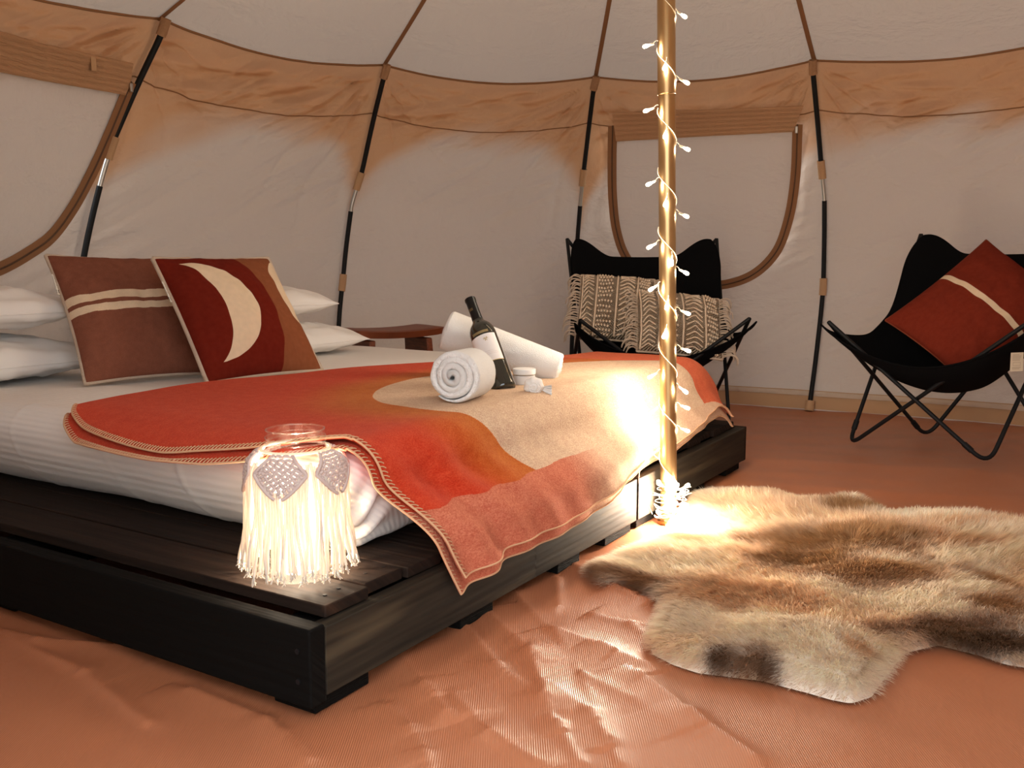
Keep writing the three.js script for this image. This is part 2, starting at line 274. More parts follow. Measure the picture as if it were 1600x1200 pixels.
// zip windows: flap, valance and zip tape sewn on the wall
function ribbon(pts, w, lift = 0.006) {
  const c = new THREE.CatmullRomCurve3(pts), n = 90;
  return shell(n, 2, (u, v) => { const p = c.getPointAt(u), t = c.getTangentAt(u), inw = V(CEN.x - p.x, 0, CEN.z - p.z).normalize(), s = t.clone().cross(inw).normalize(); return p.addScaledVector(s, (v - 0.5) * w).addScaledVector(inw, lift + (v === 0.5 ? 0.002 : 0)); }, 0.003);
}
function zipWindow(name, zip, rows, valance, slider) {
  const g = struct(name);
  const P = (x, y) => { const p = onTent(x, y, 0.03); return p; };
  const L = rows.map(([y, a]) => [y, a]), Rr = rows.map(([y, , b]) => [y, b]), y0 = rows[0][0], y1 = rows[rows.length - 1][0];
  part('flap', surf(60, 60, (u, v) => { const y = lerp(y0, y1, v), x = lerp(interpS(L, y), interpS(Rr, y), u); const q = P(x, y), d = V(CEN.x - q.x, 0, CEN.z - q.z).normalize(); return q.addScaledVector(d, 0.004 + 0.006 * noise(x * 0.012 + y * 0.02, y * 0.03 - x * 0.012, 3)); }, { col: () => [0.64, 0.545, 0.48] }), M.canvas, g);
  const z = zip.map(([x, y]) => P(x, y));
  part('zip_tape', ribbon(z, 0.05, 0.012), M.tape, g);
  const c = new THREE.CatmullRomCurve3(z), inn = (p, d) => p.addScaledVector(V(CEN.x - p.x, 0, CEN.z - p.z).normalize(), d);
  part('zip_coil', tube(c.getSpacedPoints(80).map((p) => inn(p, 0.017)), 0.004, 160, 6), std(lin(0.1, 0.045, 0.02), 0.6), g);
  part('valance', shell(50, 10, (u, v) => { const a = valance[0], b = valance[1], k = u * (a.length - 1), i = Math.min(a.length - 2, Math.floor(k)), t = k - i, x = lerp(lerp(a[i][0], a[i + 1][0], t), lerp(b[i][0], b[i + 1][0], t), v), y = lerp(lerp(a[i][1], a[i + 1][1], t), lerp(b[i][1], b[i + 1][1], t), v); return inn(P(x, y), 0.014 + 0.008 * v + 0.007 * noise(u * 11, v * 3, 4)); }, 0.003, { in: 1 }), M.tan, g);
  if (slider) { const p = inn(P(...slider), 0.03); part('zip_slider', rbox(0.014, 0.035, 0.01, 0.003).rotateY(-phiOf(p) * DEG).translate(p.x, p.y, p.z), M.steel, g); }
}
zipWindow('window_1', ZIP1,
  [[205, 958, 1246], [300, 958, 1240], [350, 962, 1231], [395, 975, 1212], [425, 998, 1182], [442, 1036, 1142]], [[[956, 176], [1100, 172], [1256, 166]], [[962, 222], [1100, 214], [1240, 207]]], [1246, 204]);
zipWindow('window_2', ZIP2,
  [[112, -70, 196], [165, -70, 186], [215, -70, 165], [270, -70, 140], [325, -70, 110], [370, -70, 76], [410, -70, 15]], [[[-70, 30], [60, 68], [205, 100]], [[-70, 100], [60, 127], [194, 150]]], [197, 138]);
{ const p = onTent(146, 92, 0.05), q = onTent(146, 108, 0.06); const o = wallGroup.wall_left; part('tie_tab', rbox(0.022, p.distanceTo(q) * 1.4, 0.006, 0.002).rotateY(60 * DEG).translate((p.x + q.x) / 2, (p.y + q.y) / 2, (p.z + q.z) / 2), M.tapeLight, o); }
// wall poles
const poleWords = { 1: ['behind the bedhead, nearest the left zip window', 1.2, 0.2], 2: ['beside the wooden stool', 1.15, 0.62], 3: ['behind the left butterfly chair', 1.2, 0.55], 4: ['between the two butterfly chairs', 1.2, 0.6] };
for (const k of [1, 2, 3, 4]) {
  const o = thing('wall_pole', `black tent wall pole ${poleWords[k][0]}`, 'tent pole', [0, 0, 0], 'black wall poles');
  const pt = (h, off = 0.035) => { const ph = POLES[k](h); return at(ph, prof(h) * kf(ph) - off, h); };
  const seq = (a, b, n = 12) => Array.from({ length: n + 1 }, (_, i) => pt(lerp(a, b, i / n)));
  const hj = poleWords[k][1];
  part('upper_rod', tube(seq(hj, EAVE - 0.05), 0.0125, 24, 10), M.black, o);
  part('ferrule', tube(seq(hj - 0.11, hj, 4), 0.0105, 8, 10), M.steel, o);
  part('lower_rod', tube(seq(0.03, hj - 0.11), 0.0125, 24, 10), M.black, o);
  const sleeve = (a, b, w, m = M.tapeLight) => part('sleeve', tube(seq(a, b, 4), w, 8, 10), m, o);
  sleeve(EAVE - 0.07, EAVE - 0.005, 0.02, M.tan); sleeve(hj + 0.0, hj + 0.09, 0.019); sleeve(poleWords[k][2] - 0.0, poleWords[k][2] + 0.09, 0.019); sleeve(0.0, 0.05, 0.024);
}

// ------------------------------------------------------------------ centre pole and its string of lights
const PZ = -2.775, pA = onZ(1044.5, 740, PZ), pB = onZ(1041, 0, PZ), poleAt = (h) => pA.clone().lerp(pB, (h - pA.y) / (pB.y - pA.y));
{
  const o = thing('centre_pole', 'tall brass-coloured steel pole standing in the middle of the tent beside the bed', 'tent pole', poleAt(0).toArray());
  const loc = (h) => poleAt(h).sub(o.position), hj = poleAt(0).y + onZ(1043, 148, PZ).y;
  const seg = (a, b, r) => between(loc(a), loc(b), r, 40);
  part('lower_tube', seg(0.01, hj, 0.0245), M.brass, o); part('upper_tube', seg(hj, 2.93, 0.0258), M.brass, o);
  part('joint_ring', new THREE.TorusGeometry(0.0258, 0.0018, 8, 40).rotateX(Math.PI / 2).translate(...loc(hj).toArray()), M.brassDark, o);
  part('foot_ring', mergeGeometries([seg(0.105, 0.112, 0.0262), seg(0.13, 0.134, 0.0258)]), M.brassDark, o);
  part('foot', lathe([[0, 0.004], [0.034, 0.004], [0.034, 0.016], [0.0265, 0.024], [0.0265, 0.03], [0, 0.03]], 32), M.brassDark, o);
}
{
  const o = thing('fairy_light_string', 'white wired string of warm fairy lights wound up the brass centre pole', 'fairy lights');
  // bulbs: height from the picture row, azimuth round the pole, reach
  const rows = [[18, 30, 1], [72, 200, 1], [100, 262, .55], [124, 20, 1], [172, 200, 1], [205, 262, .55], [229, 18, 1], [285, 205, .8], [310, 262, .55], [334, 22, .9], [382, 205, .75], [400, 285, .5], [423, 20, .8], [447, 210, .7], [468, 265, .55], [487, 15, .9], [513, 255, .55], [546, 15, .95], [583, 205, .75], [604, 320, .6], [636, 20, .9], [637, 205, .6], [672, 20, .9], [676, 190, 1.1], [706, 200, 1]];
  const bulb = (base, dir, lit = 1) => {
    const q = new THREE.Quaternion().setFromUnitVectors(V(0, 1, 0), dir.clone().normalize()), tip = base.clone().addScaledVector(dir.clone().normalize(), 0.026);
    const b = part('bulb', lathe([[0, -0.009], [0.0035, -0.0085], [0.0048, -0.004], [0.0056, 0.003], [0.005, 0.008], [0.0028, 0.0105], [0, 0.011]], 12), M.bulb, o);
    b.quaternion.copy(q); b.position.copy(tip); b.castShadow = false;
    part('socket', lathe([[0, -0.024], [0.0024, -0.024], [0.0036, -0.018], [0.0036, -0.008], [0, -0.008]], 10), M.wire, b);
    if (lit) { const l = new THREE.PointLight(LEDC, LED * lit); l.position.copy(tip); l.castShadow = true; l.shadow.radius = 0.25; o.add(l); l.name = 'bulb_glow'; }
  };
  const stems = [], hs = rows.map(([y]) => onZ(1043, y, PZ).y);
  rows.forEach(([y, az, reach], i) => {
    const h = hs[i], c = poleAt(h), a = az * DEG, d = V(Math.cos(a), 0, -Math.sin(a)), root = c.clone().addScaledVector(d, 0.0275).add(V(0, 0.012, 0)), base = c.clone().addScaledVector(d, 0.0275 + 0.012 * reach).add(V(0, 0.004, 0));
    const dir = d.clone().multiplyScalar(reach).add(V(0, -0.35, 0)); if (az > 240 && az < 300) dir.add(V(-0.25, -0.6, 0));
    stems.push(tube([root, root.clone().lerp(base, 0.5).add(V(0, 0.004, 0)), base.clone().addScaledVector(dir.clone().normalize(), 0.006)], 0.0011, 8, 5)); bulb(base, dir);
  });
  for (let h = 0.74; h < 1.75; h += 0.165) { const a = 95 * DEG, c = poleAt(h), d = V(Math.cos(a), 0, -Math.sin(a)); bulb(c.addScaledVector(d, 0.03), d.add(V(0, -0.4, 0))); }   // the turns behind the pole
  const hel = []; for (let k = 0; k <= 420; k++) { const h = 0.1 + 1.62 * k / 420, c = poleAt(h), a = (205 - (1.72 - h) / 0.168 * -360 - 40) * DEG; hel.push(c.add(V(Math.cos(a) * 0.0268, 0, -Math.sin(a) * 0.0268))); }
  part('wire', tube(hel, 0.0011, 1600, 5), M.wire, o);
  for (const s of stems) part('lead', s, M.wire, o);
  // the rest of the string, heaped round the foot of the pole
  const heap = [], hp = []; for (let k = 0; k < 90; k++) { const a = k * 0.62 + 0.3 * R(-1, 1), r = 0.036 + 0.03 * rnd(), c = poleAt(0), h = 0.018 + 0.1 * (k / 90) + 0.01 * rnd(); heap.push(V(c.x + r * Math.cos(a) * (Math.cos(a) < 0 ? 0.85 : 1.1), h, c.z + Math.abs(r * Math.sin(a)) * 0.9 - 0.02)); }
  part('wire', tube(heap, 0.0011, 700, 5), M.wire, o);
  for (let k = 3; k < 90; k += 5) { const p = heap[k], d = V(p.x - poleAt(0).x, 0.02, p.z - PZ).normalize().multiplyScalar(0.6).add(V(0, R(0.1, 0.6), 0)); bulb(p, d, 1.5); }
  // one strand looped from the heap up to the bed's edge
  const loop = [poleAt(0.2).add(V(-0.027, 0, 0.01)), poleAt(0.23).add(V(-0.07, 0.0, 0.05)), poleAt(0.15).add(V(-0.1, 0, 0.08)), poleAt(0.05).add(V(-0.06, 0, 0.07))]; part('wire', tube(loop, 0.0011, 60, 5), M.wire, o);
}

// ------------------------------------------------------------------ bed platform of dark pallets
{
  const o = thing('bed_platform', 'low dark-stained pallet platform of planks carrying the mattress', 'bed platform');
  const L = 2.265, JA = 1.288, bl = 2.0;
  const box = (a0, a1, b0, b1, h0, h1, r = 0.004) => bed(rbox(a1 - a0, h1 - h0, b1 - b0, r).translate((a0 + a1) / 2, (h0 + h1) / 2, -(b0 + b1) / 2));
  const woodUV = (g, k) => { const u = g.attributes.uv, p = g.attributes.position; for (let i = 0; i < u.count; i++) { const q = V(p.getX(i) - BO.x, 0, p.getZ(i) - BO.z); u.setXY(i, (q.dot(BX)) * 0.8 + k * 0.37, (q.dot(AX)) * 1.4 + p.getY(i) * 1.4 + k * 0.61); } return g; };
  const woodUVa = (g, k) => { const u = g.attributes.uv, p = g.attributes.position; for (let i = 0; i < u.count; i++) { const q = V(p.getX(i) - BO.x, 0, p.getZ(i) - BO.z); u.setXY(i, (q.dot(AX)) * 0.8 + k * 0.37, (q.dot(BX)) * 1.4 + p.getY(i) * 1.4 + k * 0.61); } return g; };
  let a = 0.0, k = 0;
  while (a < L - 0.05) {
    const w = k === 0 ? 0.118 : 0.112, end = [0, 0.014, 0.006, 0.016, 0.004, 0.01][k % 6] - 0.008;
    if (a + w > JA - 0.02 && a < JA) a = JA + 0.004;
    const top = 0.185 + (k ? 0.0012 * ((k * 5) % 3 - 1) : 0);
    part('plank', woodUV(box(a, Math.min(a + w, L), end, bl, 0.162, top, 0.003), k), M.wood, o); a += w + 0.007; k++;
  }
  part('front_board', woodUV(box(-0.068, -0.028, -0.034, bl, 0.024, 0.168, 0.005), 11), M.woodB, o);  // black paint, made darker still for the shade on this face
  part('side_board', woodUVa(box(-0.0265, JA - 0.004, -0.032, 0.004, 0.034, 0.160, 0.003), 12), M.woodSide, o);
  part('side_board', woodUVa(box(JA + 0.003, L, -0.034, 0.004, 0.034, 0.160, 0.003), 13), M.woodSide, o);
  part('back_board', woodUV(box(L, L + 0.03, -0.03, bl, 0.03, 0.16, 0.003), 14), M.wood, o);
  for (const [a0, a1] of [[-0.045, 0.1], [0.4, 0.53], [0.83, 0.95], [1.1, 1.27], [1.31, 1.46], [1.75, 1.88], [2.1, 2.25]]) for (const b0 of [-0.02, 0.9, 1.88]) part('foot_block', box(a0, a1, b0, b0 + 0.1, 0.003, 0.15, 0.003), M.woodB, o);
  for (const b0 of [-0.015, 0.9, 1.88]) for (const [a0, a1] of [[0.1, 0.4], [0.53, 0.83], [1.46, 1.75]]) part('runner', box(a0 + 0.001, a1 - 0.001, b0 + 0.03, b0 + 0.07, 0.06, 0.15), M.woodB, o);
  for (const [a0, b0] of [[0.04, 0.03], [0.08, 0.033], [0.17, 0.045], [0.22, 0.04]]) part('nail', new THREE.CylinderGeometry(0.004, 0.004, 0.002, 10).applyMatrix4(new THREE.Matrix4().setPosition(...W(a0, b0, 0.1858).toArray())), M.black, o);
  for (const h of [0.07, 0.125]) part('nail', bed(new THREE.CylinderGeometry(0.005, 0.005, 0.003, 10).rotateZ(Math.PI / 2).translate(-0.0685, h, 0.005)), M.black, o);
}

// ------------------------------------------------------------------ mattress
const MT = 0.42, MA0 = 0.14, MA1 = 1.985, MB0 = 0.062, MB1 = 1.96;
{
  const o = thing('mattress', 'thick double mattress under a white striped sheet on the dark platform', 'mattress');
  const ha = (MA1 - MA0) / 2, hb = (MB1 - MB0) / 2, hh = (MT - 0.186) / 2, rr = 0.085;
  const g0 = new THREE.BoxGeometry(2 * ha, 2 * hh, 2 * hb, 150, 26, 190), p = g0.attributes.position, uv = g0.attributes.uv;
  const g = mergeVertices((g0.deleteAttribute('normal'), g0), 1e-5), P = g.attributes.position, U = g.attributes.uv;
  for (let i = 0; i < P.count; i++) {
    const x = P.getX(i), y = P.getY(i), z = P.getZ(i), c = V(clamp(x, -ha + rr, ha - rr), clamp(y, -hh + rr, hh - rr), clamp(z, -hb + rr, hb - rr)), d = V(x, y, z).sub(c);
    const len = d.length(); const q = len > 1e-6 ? c.clone().addScaledVector(d, rr / Math.max(len, rr) * Math.min(1, len / rr < 1 ? len / rr * (rr / len) : 1)) : V(x, y, z);
    const pt = len > 1e-6 ? c.clone().addScaledVector(d.normalize(), rr) : V(x, y, z);
    const a = pt.x + ha + MA0, b = -pt.z + hb + MB0, hy = pt.y / hh, side = 1 - Math.min(1, Math.abs(hy));
    const out = pt.clone().sub(c); if (out.lengthSq() < 1e-9) out.set(0, Math.sign(y), 0); out.normalize();
    let dsp = 0.006 * noise(a * 3, b * 3, pt.y * 4) + 0.003 * noise(a * 9, b * 4, 3 + pt.y * 12);
    const cor = Math.hypot(a - MA0, b - MB0); dsp += 0.014 * Math.exp(-cor / 0.16) * Math.sin(Math.atan2(pt.y + hh, cor + 0.02) * 15 + 2 * noise(a * 8, b * 8, pt.y * 9)) * sm(1.02, 0.5, hy);
    dsp += 0.012 * side * Math.max(0, -out.x);
    for (const bs of [0.82, 0.56, 1.2]) dsp += 0.003 * gauss(b - bs - 0.03 * pt.y, 0.006) * (out.x < -0.2 || a < 0.5 ? 1 : 0);
    { const low = Math.pow(clamp((hh - pt.y) / (2 * hh)), 1.6); pt.x += 0.11 * low * clamp(1 - (pt.x + ha) / 0.3); pt.z -= 0.07 * low * clamp(1 - (hb - pt.z) / 0.3); }
    pt.addScaledVector(out, dsp); if (pt.y < -hh) pt.y = -hh;
    P.setXYZ(i, pt.x, pt.y, pt.z); U.setXY(i, b, a + pt.y);
  }
  g.computeVertexNormals(); g.translate(MA0 + ha, 0.186 + hh, -(MB0 + hb));
  part('sheeted_body', bed(g), M.sheet, o);
}

// ------------------------------------------------------------------ pillows and cushions
// a stuffed square: front and back halves, u right, v up, in metres about the centre; fill(u, v) is the half thickness
function pillowPoint(w, h, T, side, o) {
  const ears = o.ears ?? 0.06, sd = o.seed ?? 1, e = o.e ?? 0.55;
  return (u, v) => {
    const x = 2 * u - 1, y = 2 * v - 1, X = Math.sign(x) * (1 - Math.pow(1 - Math.abs(x), 1.4)), Yy = Math.sign(y) * (1 - Math.pow(1 - Math.abs(y), 1.4));
    const ax = 1 - ears * (1 - Yy * Yy), ay = 1 - ears * (1 - X * X), t = Math.pow((1 - X * X) * (1 - Yy * Yy), e);
    const cr = (o.crease ?? 0.006) * (noise(X * 3 + sd, Yy * 3, 1) + 0.6 * noise(X * 7 + sd, Yy * 5, 2)) * Math.min(1, t * 2.5);
    const px = X * w / 2 * ax, py = Yy * h / 2 * ay;
    return V(px, py, side * (T * t * (1 + 0.25 * (o.sag ?? 0) * -Yy) + cr) + (o.bend ? o.bend(X, Yy) : 0));
  };
}
function pillowHalf(w, h, T, side, o = {}) {
  const n = o.n ?? 70;
  return surf(n, n, pillowPoint(w, h, T, side, o), { flip: side < 0, uv: (u, v, p) => [p.x / w + 0.5, p.y / h + 0.5] });
}
function rimLine(w, h, o = {}) {
  const ears = o.ears ?? 0.06, pts = [], n = 24, at = (X, Y) => V(X * w / 2 * (1 - ears * (1 - Y * Y)), Y * h / 2 * (1 - ears * (1 - X * X)), o.bend ? o.bend(X, Y) : 0);
  for (let k = 0; k < n; k++) pts.push(at(-1 + 2 * k / n, -1)); for (let k = 0; k < n; k++) pts.push(at(1, -1 + 2 * k / n)); for (let k = 0; k < n; k++) pts.push(at(1 - 2 * k / n, 1)); for (let k = 0; k < n; k++) pts.push(at(-1, 1 - 2 * k / n)); return pts;
}
// frame from the lower-left corner, the way to the right and the way up
function place(o, centre, right, up) { const x = right.clone().normalize(), z = x.clone().cross(up).normalize(), y = z.clone().cross(x); o.position.copy(centre); o.quaternion.setFromRotationMatrix(new THREE.Matrix4().makeBasis(x, y, z)); }
function cushion(name, label, w, h, T, front, back, piping, o = {}) {
  const t = thing(name, label, 'cushion', [0, 0, 0], o.group);
  part('front_cover', pillowHalf(w, h, T, 1, o), front, t); part('back_cover', pillowHalf(w, h, T * (o.backT ?? 0.8), -1, o), back, t);
  if (piping) part('edge_piping', new THREE.TubeGeometry(new THREE.CatmullRomCurve3(rimLine(w, h, o), true, 'catmullrom', 0.1), 300, o.pr ?? 0.005, 6, true), piping, t);
  return t;
}
// sleeping pillows, two stacks
const PG = 'white sleeping pillows';
for (const [a, b, h, tw, w, label] of [[0.36, 1.78, 0.478, 0.04, 0.68, 'white sleeping pillow lying flat under another, left of the striped brown cushion'], [0.32, 1.80, 0.632, -0.05, 0.7, 'white sleeping pillow topmost at the left edge, beside the striped brown cushion'], [1.41, 1.60, 0.470, 0.03, 0.7, 'white sleeping pillow lower of the two behind the crescent cushion, nearest the stool'], [1.30, 1.66, 0.618, -0.04, 0.68, 'white sleeping pillow upper of the two behind the crescent cushion']]) {
  const t = thing('pillow', label, 'pillow', [0, 0, 0], PG), o = { seed: a * 9 + h * 7, crease: 0.012, ears: 0.05, e: 0.42 };
  part('pillowcase', mergeVertices(mergeGeometries([pillowHalf(w, 0.46, 0.085, 1, o), pillowHalf(w, 0.46, 0.055, -1, o)])), M.pillow, t);
  part('hem', new THREE.TubeGeometry(new THREE.CatmullRomCurve3(rimLine(w, 0.46, o), true, 'catmullrom', 0.1), 200, 0.0022, 5, true), M.pillow, t);
  const c = Math.cos(tw), s = Math.sin(tw), x = AX.clone().multiplyScalar(c).addScaledVector(BX, s), y = BX.clone().multiplyScalar(c).addScaledVector(AX, -s); place(t, W(a, b, h), x, y);
}
const grain = (c, x, y, k = 9) => { const n = k * (rnd() - 0.5) + 5 * noise(x * 30, y * 30); return [c[0] + n, c[1] + n * 0.8, c[2] + n * 0.7]; };
const CRM = [222, 198, 168];
const clothMap = (t) => cloth(0xffffff, { map: t, bumpMap: rep(weaveB, 5, 5), bumpScale: 0.0008 });
const stripeTex = dataTex(512, 512, (x, y) => { const yy = y + 0.012 * Math.sin(x * 4); return grain((yy > 0.475 && yy < 0.53) || (yy > 0.56 && yy < 0.625) ? CRM : [128, 78, 60], x, y, 16); });
const moonTex = dataTex(768, 768, (x, y) => {
  const A = Math.hypot((x - 0.14) / 0.42, (y - 0.51) / 0.4), B = Math.hypot((x - 0.05) / 0.255, (y - 0.51) / 0.43);
  let c = [104, 30, 18]; if (x > 0.61 + 0.1 * Math.sin(clamp(y) * Math.PI)) c = [134, 78, 50];
  if (A < 1 && B > 1 && x > 0.13) c = CRM;
  const E = Math.hypot((x - 1.06) / 0.22, (y - 0.64) / 0.33); if (E < 1) c = CRM;
  return grain(c, x, y, 8);
});
const rustTex = dataTex(512, 512, (x, y) => grain(Math.abs(x - 0.525) < 0.023 ? CRM : [116, 42, 27], x, y, 12));
function sewnTag(parent, x, y, z, ry = 0) {
  const c = document.createElement('canvas'); c.width = 48; c.height = 160; const g = c.getContext('2d'); g.fillStyle = '#e9e2d6'; g.fillRect(0, 0, 48, 160); g.strokeStyle = '#222'; g.lineWidth = 3; g.beginPath();
  for (let k = 0; k < 40; k++) g.lineTo(24 + 9 * Math.sin(k * 1.9), 14 + k * 2.4); g.stroke(); g.fillStyle = '#222'; g.fillRect(10, 122, 28, 26); g.fillStyle = '#e9e2d6'; g.fillRect(16, 130, 6, 12); g.fillRect(27, 128, 5, 12);
  const t = new THREE.CanvasTexture(c); t.colorSpace = THREE.SRGBColorSpace; const m = part('sewn_tag', rbox(0.018, 0.075, 0.003, 0.0012).rotateY(ry).translate(x, y, z), cloth(0xffffff, { map: t }), parent); m.userData.label = 'white woven tag sewn into the edge'; return m;
}
{
  const s = cushion('cushion', 'brown cushion with two cream stripes leaning on the white pillows', 0.47, 0.46, 0.08, clothMap(stripeTex), M.cream, M.cream, { seed: 3, crease: 0.009, ears: 0.055, pr: 0.0055, e: 0.5 });
  const right = V(0.70, -0.02, -0.71), up = V(-0.46, 0.81, -0.36); place(s, onH(143, 599, 0.432).addScaledVector(right.clone().normalize(), 0.235).addScaledVector(up.clone().normalize(), 0.23), right, up); sewnTag(s, -0.228, 0.12, 0.0, 0.5);
  const c = cushion('cushion', 'rust and brown cushion printed with a cream crescent, nearest the bed centre', 0.425, 0.455, 0.075, clothMap(moonTex), M.cream, M.cream, { seed: 8, crease: 0.007, ears: 0.035, pr: 0.007, e: 0.5 });
  const r2 = V(0.64, 0.0, -0.77), u2 = V(-0.47, 0.80, -0.37); place(c, onH(326, 599, 0.432).addScaledVector(r2.clone().normalize(), 0.212).addScaledVector(u2.clone().normalize(), 0.227), r2, u2); sewnTag(c, -0.21, 0.10, 0.0, 0.5);
}

// ------------------------------------------------------------------ woollen throw, folded in two, over the foot of the bed
{
  const o = thing('throw_blanket', 'folded rust, ochre and pink woollen throw with whip-stitched edges over the foot of the bed', 'blanket');
  const TOP = MT + 0.014, B0 = 0.115, RB = 0.07, ARC = RB * Math.PI / 2;
  const back = (a) => interpS([[0.05, 0.90], [0.12, 0.93], [0.3, 1.0], [0.5, 1.02], [0.88, 0.955], [1.14, 0.9], [1.34, 0.79], [1.84, 0.51], [2.15, 0.42]], a);
  const leftTop = (b) => interpS([[B0, 0.195], [0.2, 0.15], [0.3, 0.112], [0.42, 0.085], [0.52, 0.07], [0.75, 0.082], [0.88, 0.115], [0.94, 0.16]], b);
  // hanging part: at length l past the edge, where the cloth is (b, h), its left and right ends
  const hangB = (l, fl = 0) => { if (l < ARC) { const t = l / RB; return [B0 - RB * Math.sin(t), TOP - RB * (1 - Math.cos(t))]; } const q = l - ARC, k = sm(0, 0.17, q); return [B0 - RB - (0.1 - 0.045 * fl) * k, TOP - RB - (q - 0.028 * k)]; };
  const leftHang = (h) => interpS([[0.06, 0.39], [0.1, 0.365], [0.23, 0.30], [0.29, 0.272], [0.36, 0.226], [0.41, 0.207], [TOP, 0.195]], h);
  const bottom = (a) => interpS([[0.3, 0.15], [0.4, 0.15], [0.6, 0.166], [0.86, 0.165], [1.1, 0.182], [1.4, 0.212], [1.63, 0.22], [1.86, 0.255], [2.1, 0.29], [2.2, 0.285]], a);
  const lenTo = (h) => { let lo = 0, hi = 0.5; for (let i = 0; i < 30; i++) { const m = (lo + hi) / 2; hangB(m)[1] > h ? lo = m : hi = m; } return lo; };
  const RIGHT = 2.1, sAt = (u, v, grow) => {                   // v 0 back edge, v 1 lower hem
    const aR0 = lerp(0.12, RIGHT, u), bk = back(aR0), lim = lenTo(bottom(lerp(0.365, 2.14, u)) - grow * 1.7), tot = bk - B0 + lim, s = v * tot;
    return { b: bk - s, l: s - (bk - B0) };
  };
  const layer = (off, grow, edge) => (u, v) => {
    const { b, l } = sAt(u, v, grow); let a, B, h;
    if (l <= 0) { a = lerp(leftTop(b) - grow, RIGHT, u); B = b; h = TOP; }
    else { [B, h] = hangB(l, sm(0.35, 0.6, u)); a = lerp(leftHang(h) - grow * 0.8, RIGHT + 0.05 * sm(0, 0.2, l), u); B -= 0.02 * sm(0.05, 0.25, l) * sm(1.9, 2.2, a); }
    const nearA = clamp((0.23 - a) / 0.16); if (l <= 0.02) h -= 0.05 * nearA * nearA * sm(1.0, 0.8, b) ;
    const farA = clamp((a - 1.98) / 0.16); h -= 0.07 * farA * farA;
    const hangK = sm(0, 0.16, l);
    let w = 0.004 * noise(a * 4, b * 4, 2) + 0.009 * hangK * noise((a - l * 0.9) * 9, l * 1.5, 6) + 0.012 * hangK * Math.exp(-((a - 0.42) ** 2) / 0.05) * Math.sin((a - l * 0.75) * 42);
    w += 0.006 * sm(-0.35, 0.05, l) * noise(a * 7 + b * 5, b * 2, 8) + off;
    h += w * (1 - hangK) ; B -= w * hangK;
    return W(a, B, h);
  };
  const upperLift = (f) => (u, v) => { const p = f(u, v), e = Math.exp(-u / 0.02), k = Math.exp(-(1 - v) / 0.05); p.y += 0.006 * e * (0.5 + 0.5 * Math.sin(v * 9 + 1)); p.addScaledVector(BX, -0.012 * k); return p; };
  // pattern in cloth metres
  const MAP = 1024, rad = 1;
  const tex = dataTex(MAP, MAP, (x, y) => {
    const a = x * 2.3, s = 1.1 - y * 1.6, wob = 0.03 * noise(a * 3, s * 3) + 0.012 * noise(a * 9, s * 9, 4);  // s: b on top, then negative down the hang
    const ea = ((a - 1.22) * 0.95 - (s - 0.1) * 0.31) / 0.68, es = ((a - 1.22) * 0.31 + (s - 0.1) * 0.95) / 0.42, d = Math.hypot(ea, es) + wob * 0.8;
    const red = [196, 62, 36], och = [190, 100, 38], pink = [214, 174, 148], weave = [200, 104, 80];
    let c = red.map((r, i) => lerp(och[i], r, sm(rad + 0.04, rad + 0.42, d)));
    if (d < rad) c = pink; if (a > 1.75 && d > rad) c = [208, 96, 62];
    const strip = s < -0.08 + 0.006 * noise(a * 8); if (strip) c = a > 0.72 ? pink.map((q, i) => lerp(weave[i], q, sm(0.8, 1.05, a) * 0.9)) : d < 0 ? [214, 128, 98] : weave;
    if (s < -0.02 && d < rad && !strip) c = c.map((q, i) => lerp(q, weave[i], 0.35 * sm(-0.1, -0.3, s)));
    const px = Math.floor(x * 512 * 1) + Math.floor(y * 512), k = strip || d < rad ? ((px & 1) ? 14 : -14) : 5, n = (strip || d < rad ? 44 : 26) * (rnd() - 0.5) + 9 * noise(a * 40, s * 40);
    return [c[0] + n * 0.7, c[1] + n + ((px & 1) ? k : -k) * 0.6, c[2] + n * 0.8 + ((px & 1) ? k : -k) * 0.4];
  });
  const mat = cloth(0xffffff, { map: tex, bumpMap: rep(terryB, 9, 9), bumpScale: 0.0025, sheen: 0.3, sheenColor: lin(0.8, 0.5, 0.35) });
  const uvOf = (grow) => (u, v) => { const { b, l } = sAt(u, v, grow); const s = l > 0 ? B0 - l : b; const a = lerp(l > 0 ? leftHang(hangB(l)[1]) : leftTop(b), RIGHT, u); return [a / 2.3, (1.1 - s) / 1.6]; };
  const warp = (u) => u < 0.25 ? u * 0.55 : lerp(0.1375, 1, (u - 0.25) / 0.75);
  const low = layer(0.0, 0.022, 0), up = upperLift(layer(0.012, 0, 0));
  const U = (f) => (u, v) => f(warp(u), v), bot = (f) => U(f);
  part('lower_layer', shell(150, 150, (u, v) => low(warp(u), v), 0.004, { flip: true, uv: (u, v) => uvOf(0.022)(warp(u), v) }), mat, o);
  part('upper_layer', shell(150, 150, (u, v) => up(warp(u), v), 0.005, { flip: true, uv: (u, v) => uvOf(0)(warp(u), v) }), mat, o);
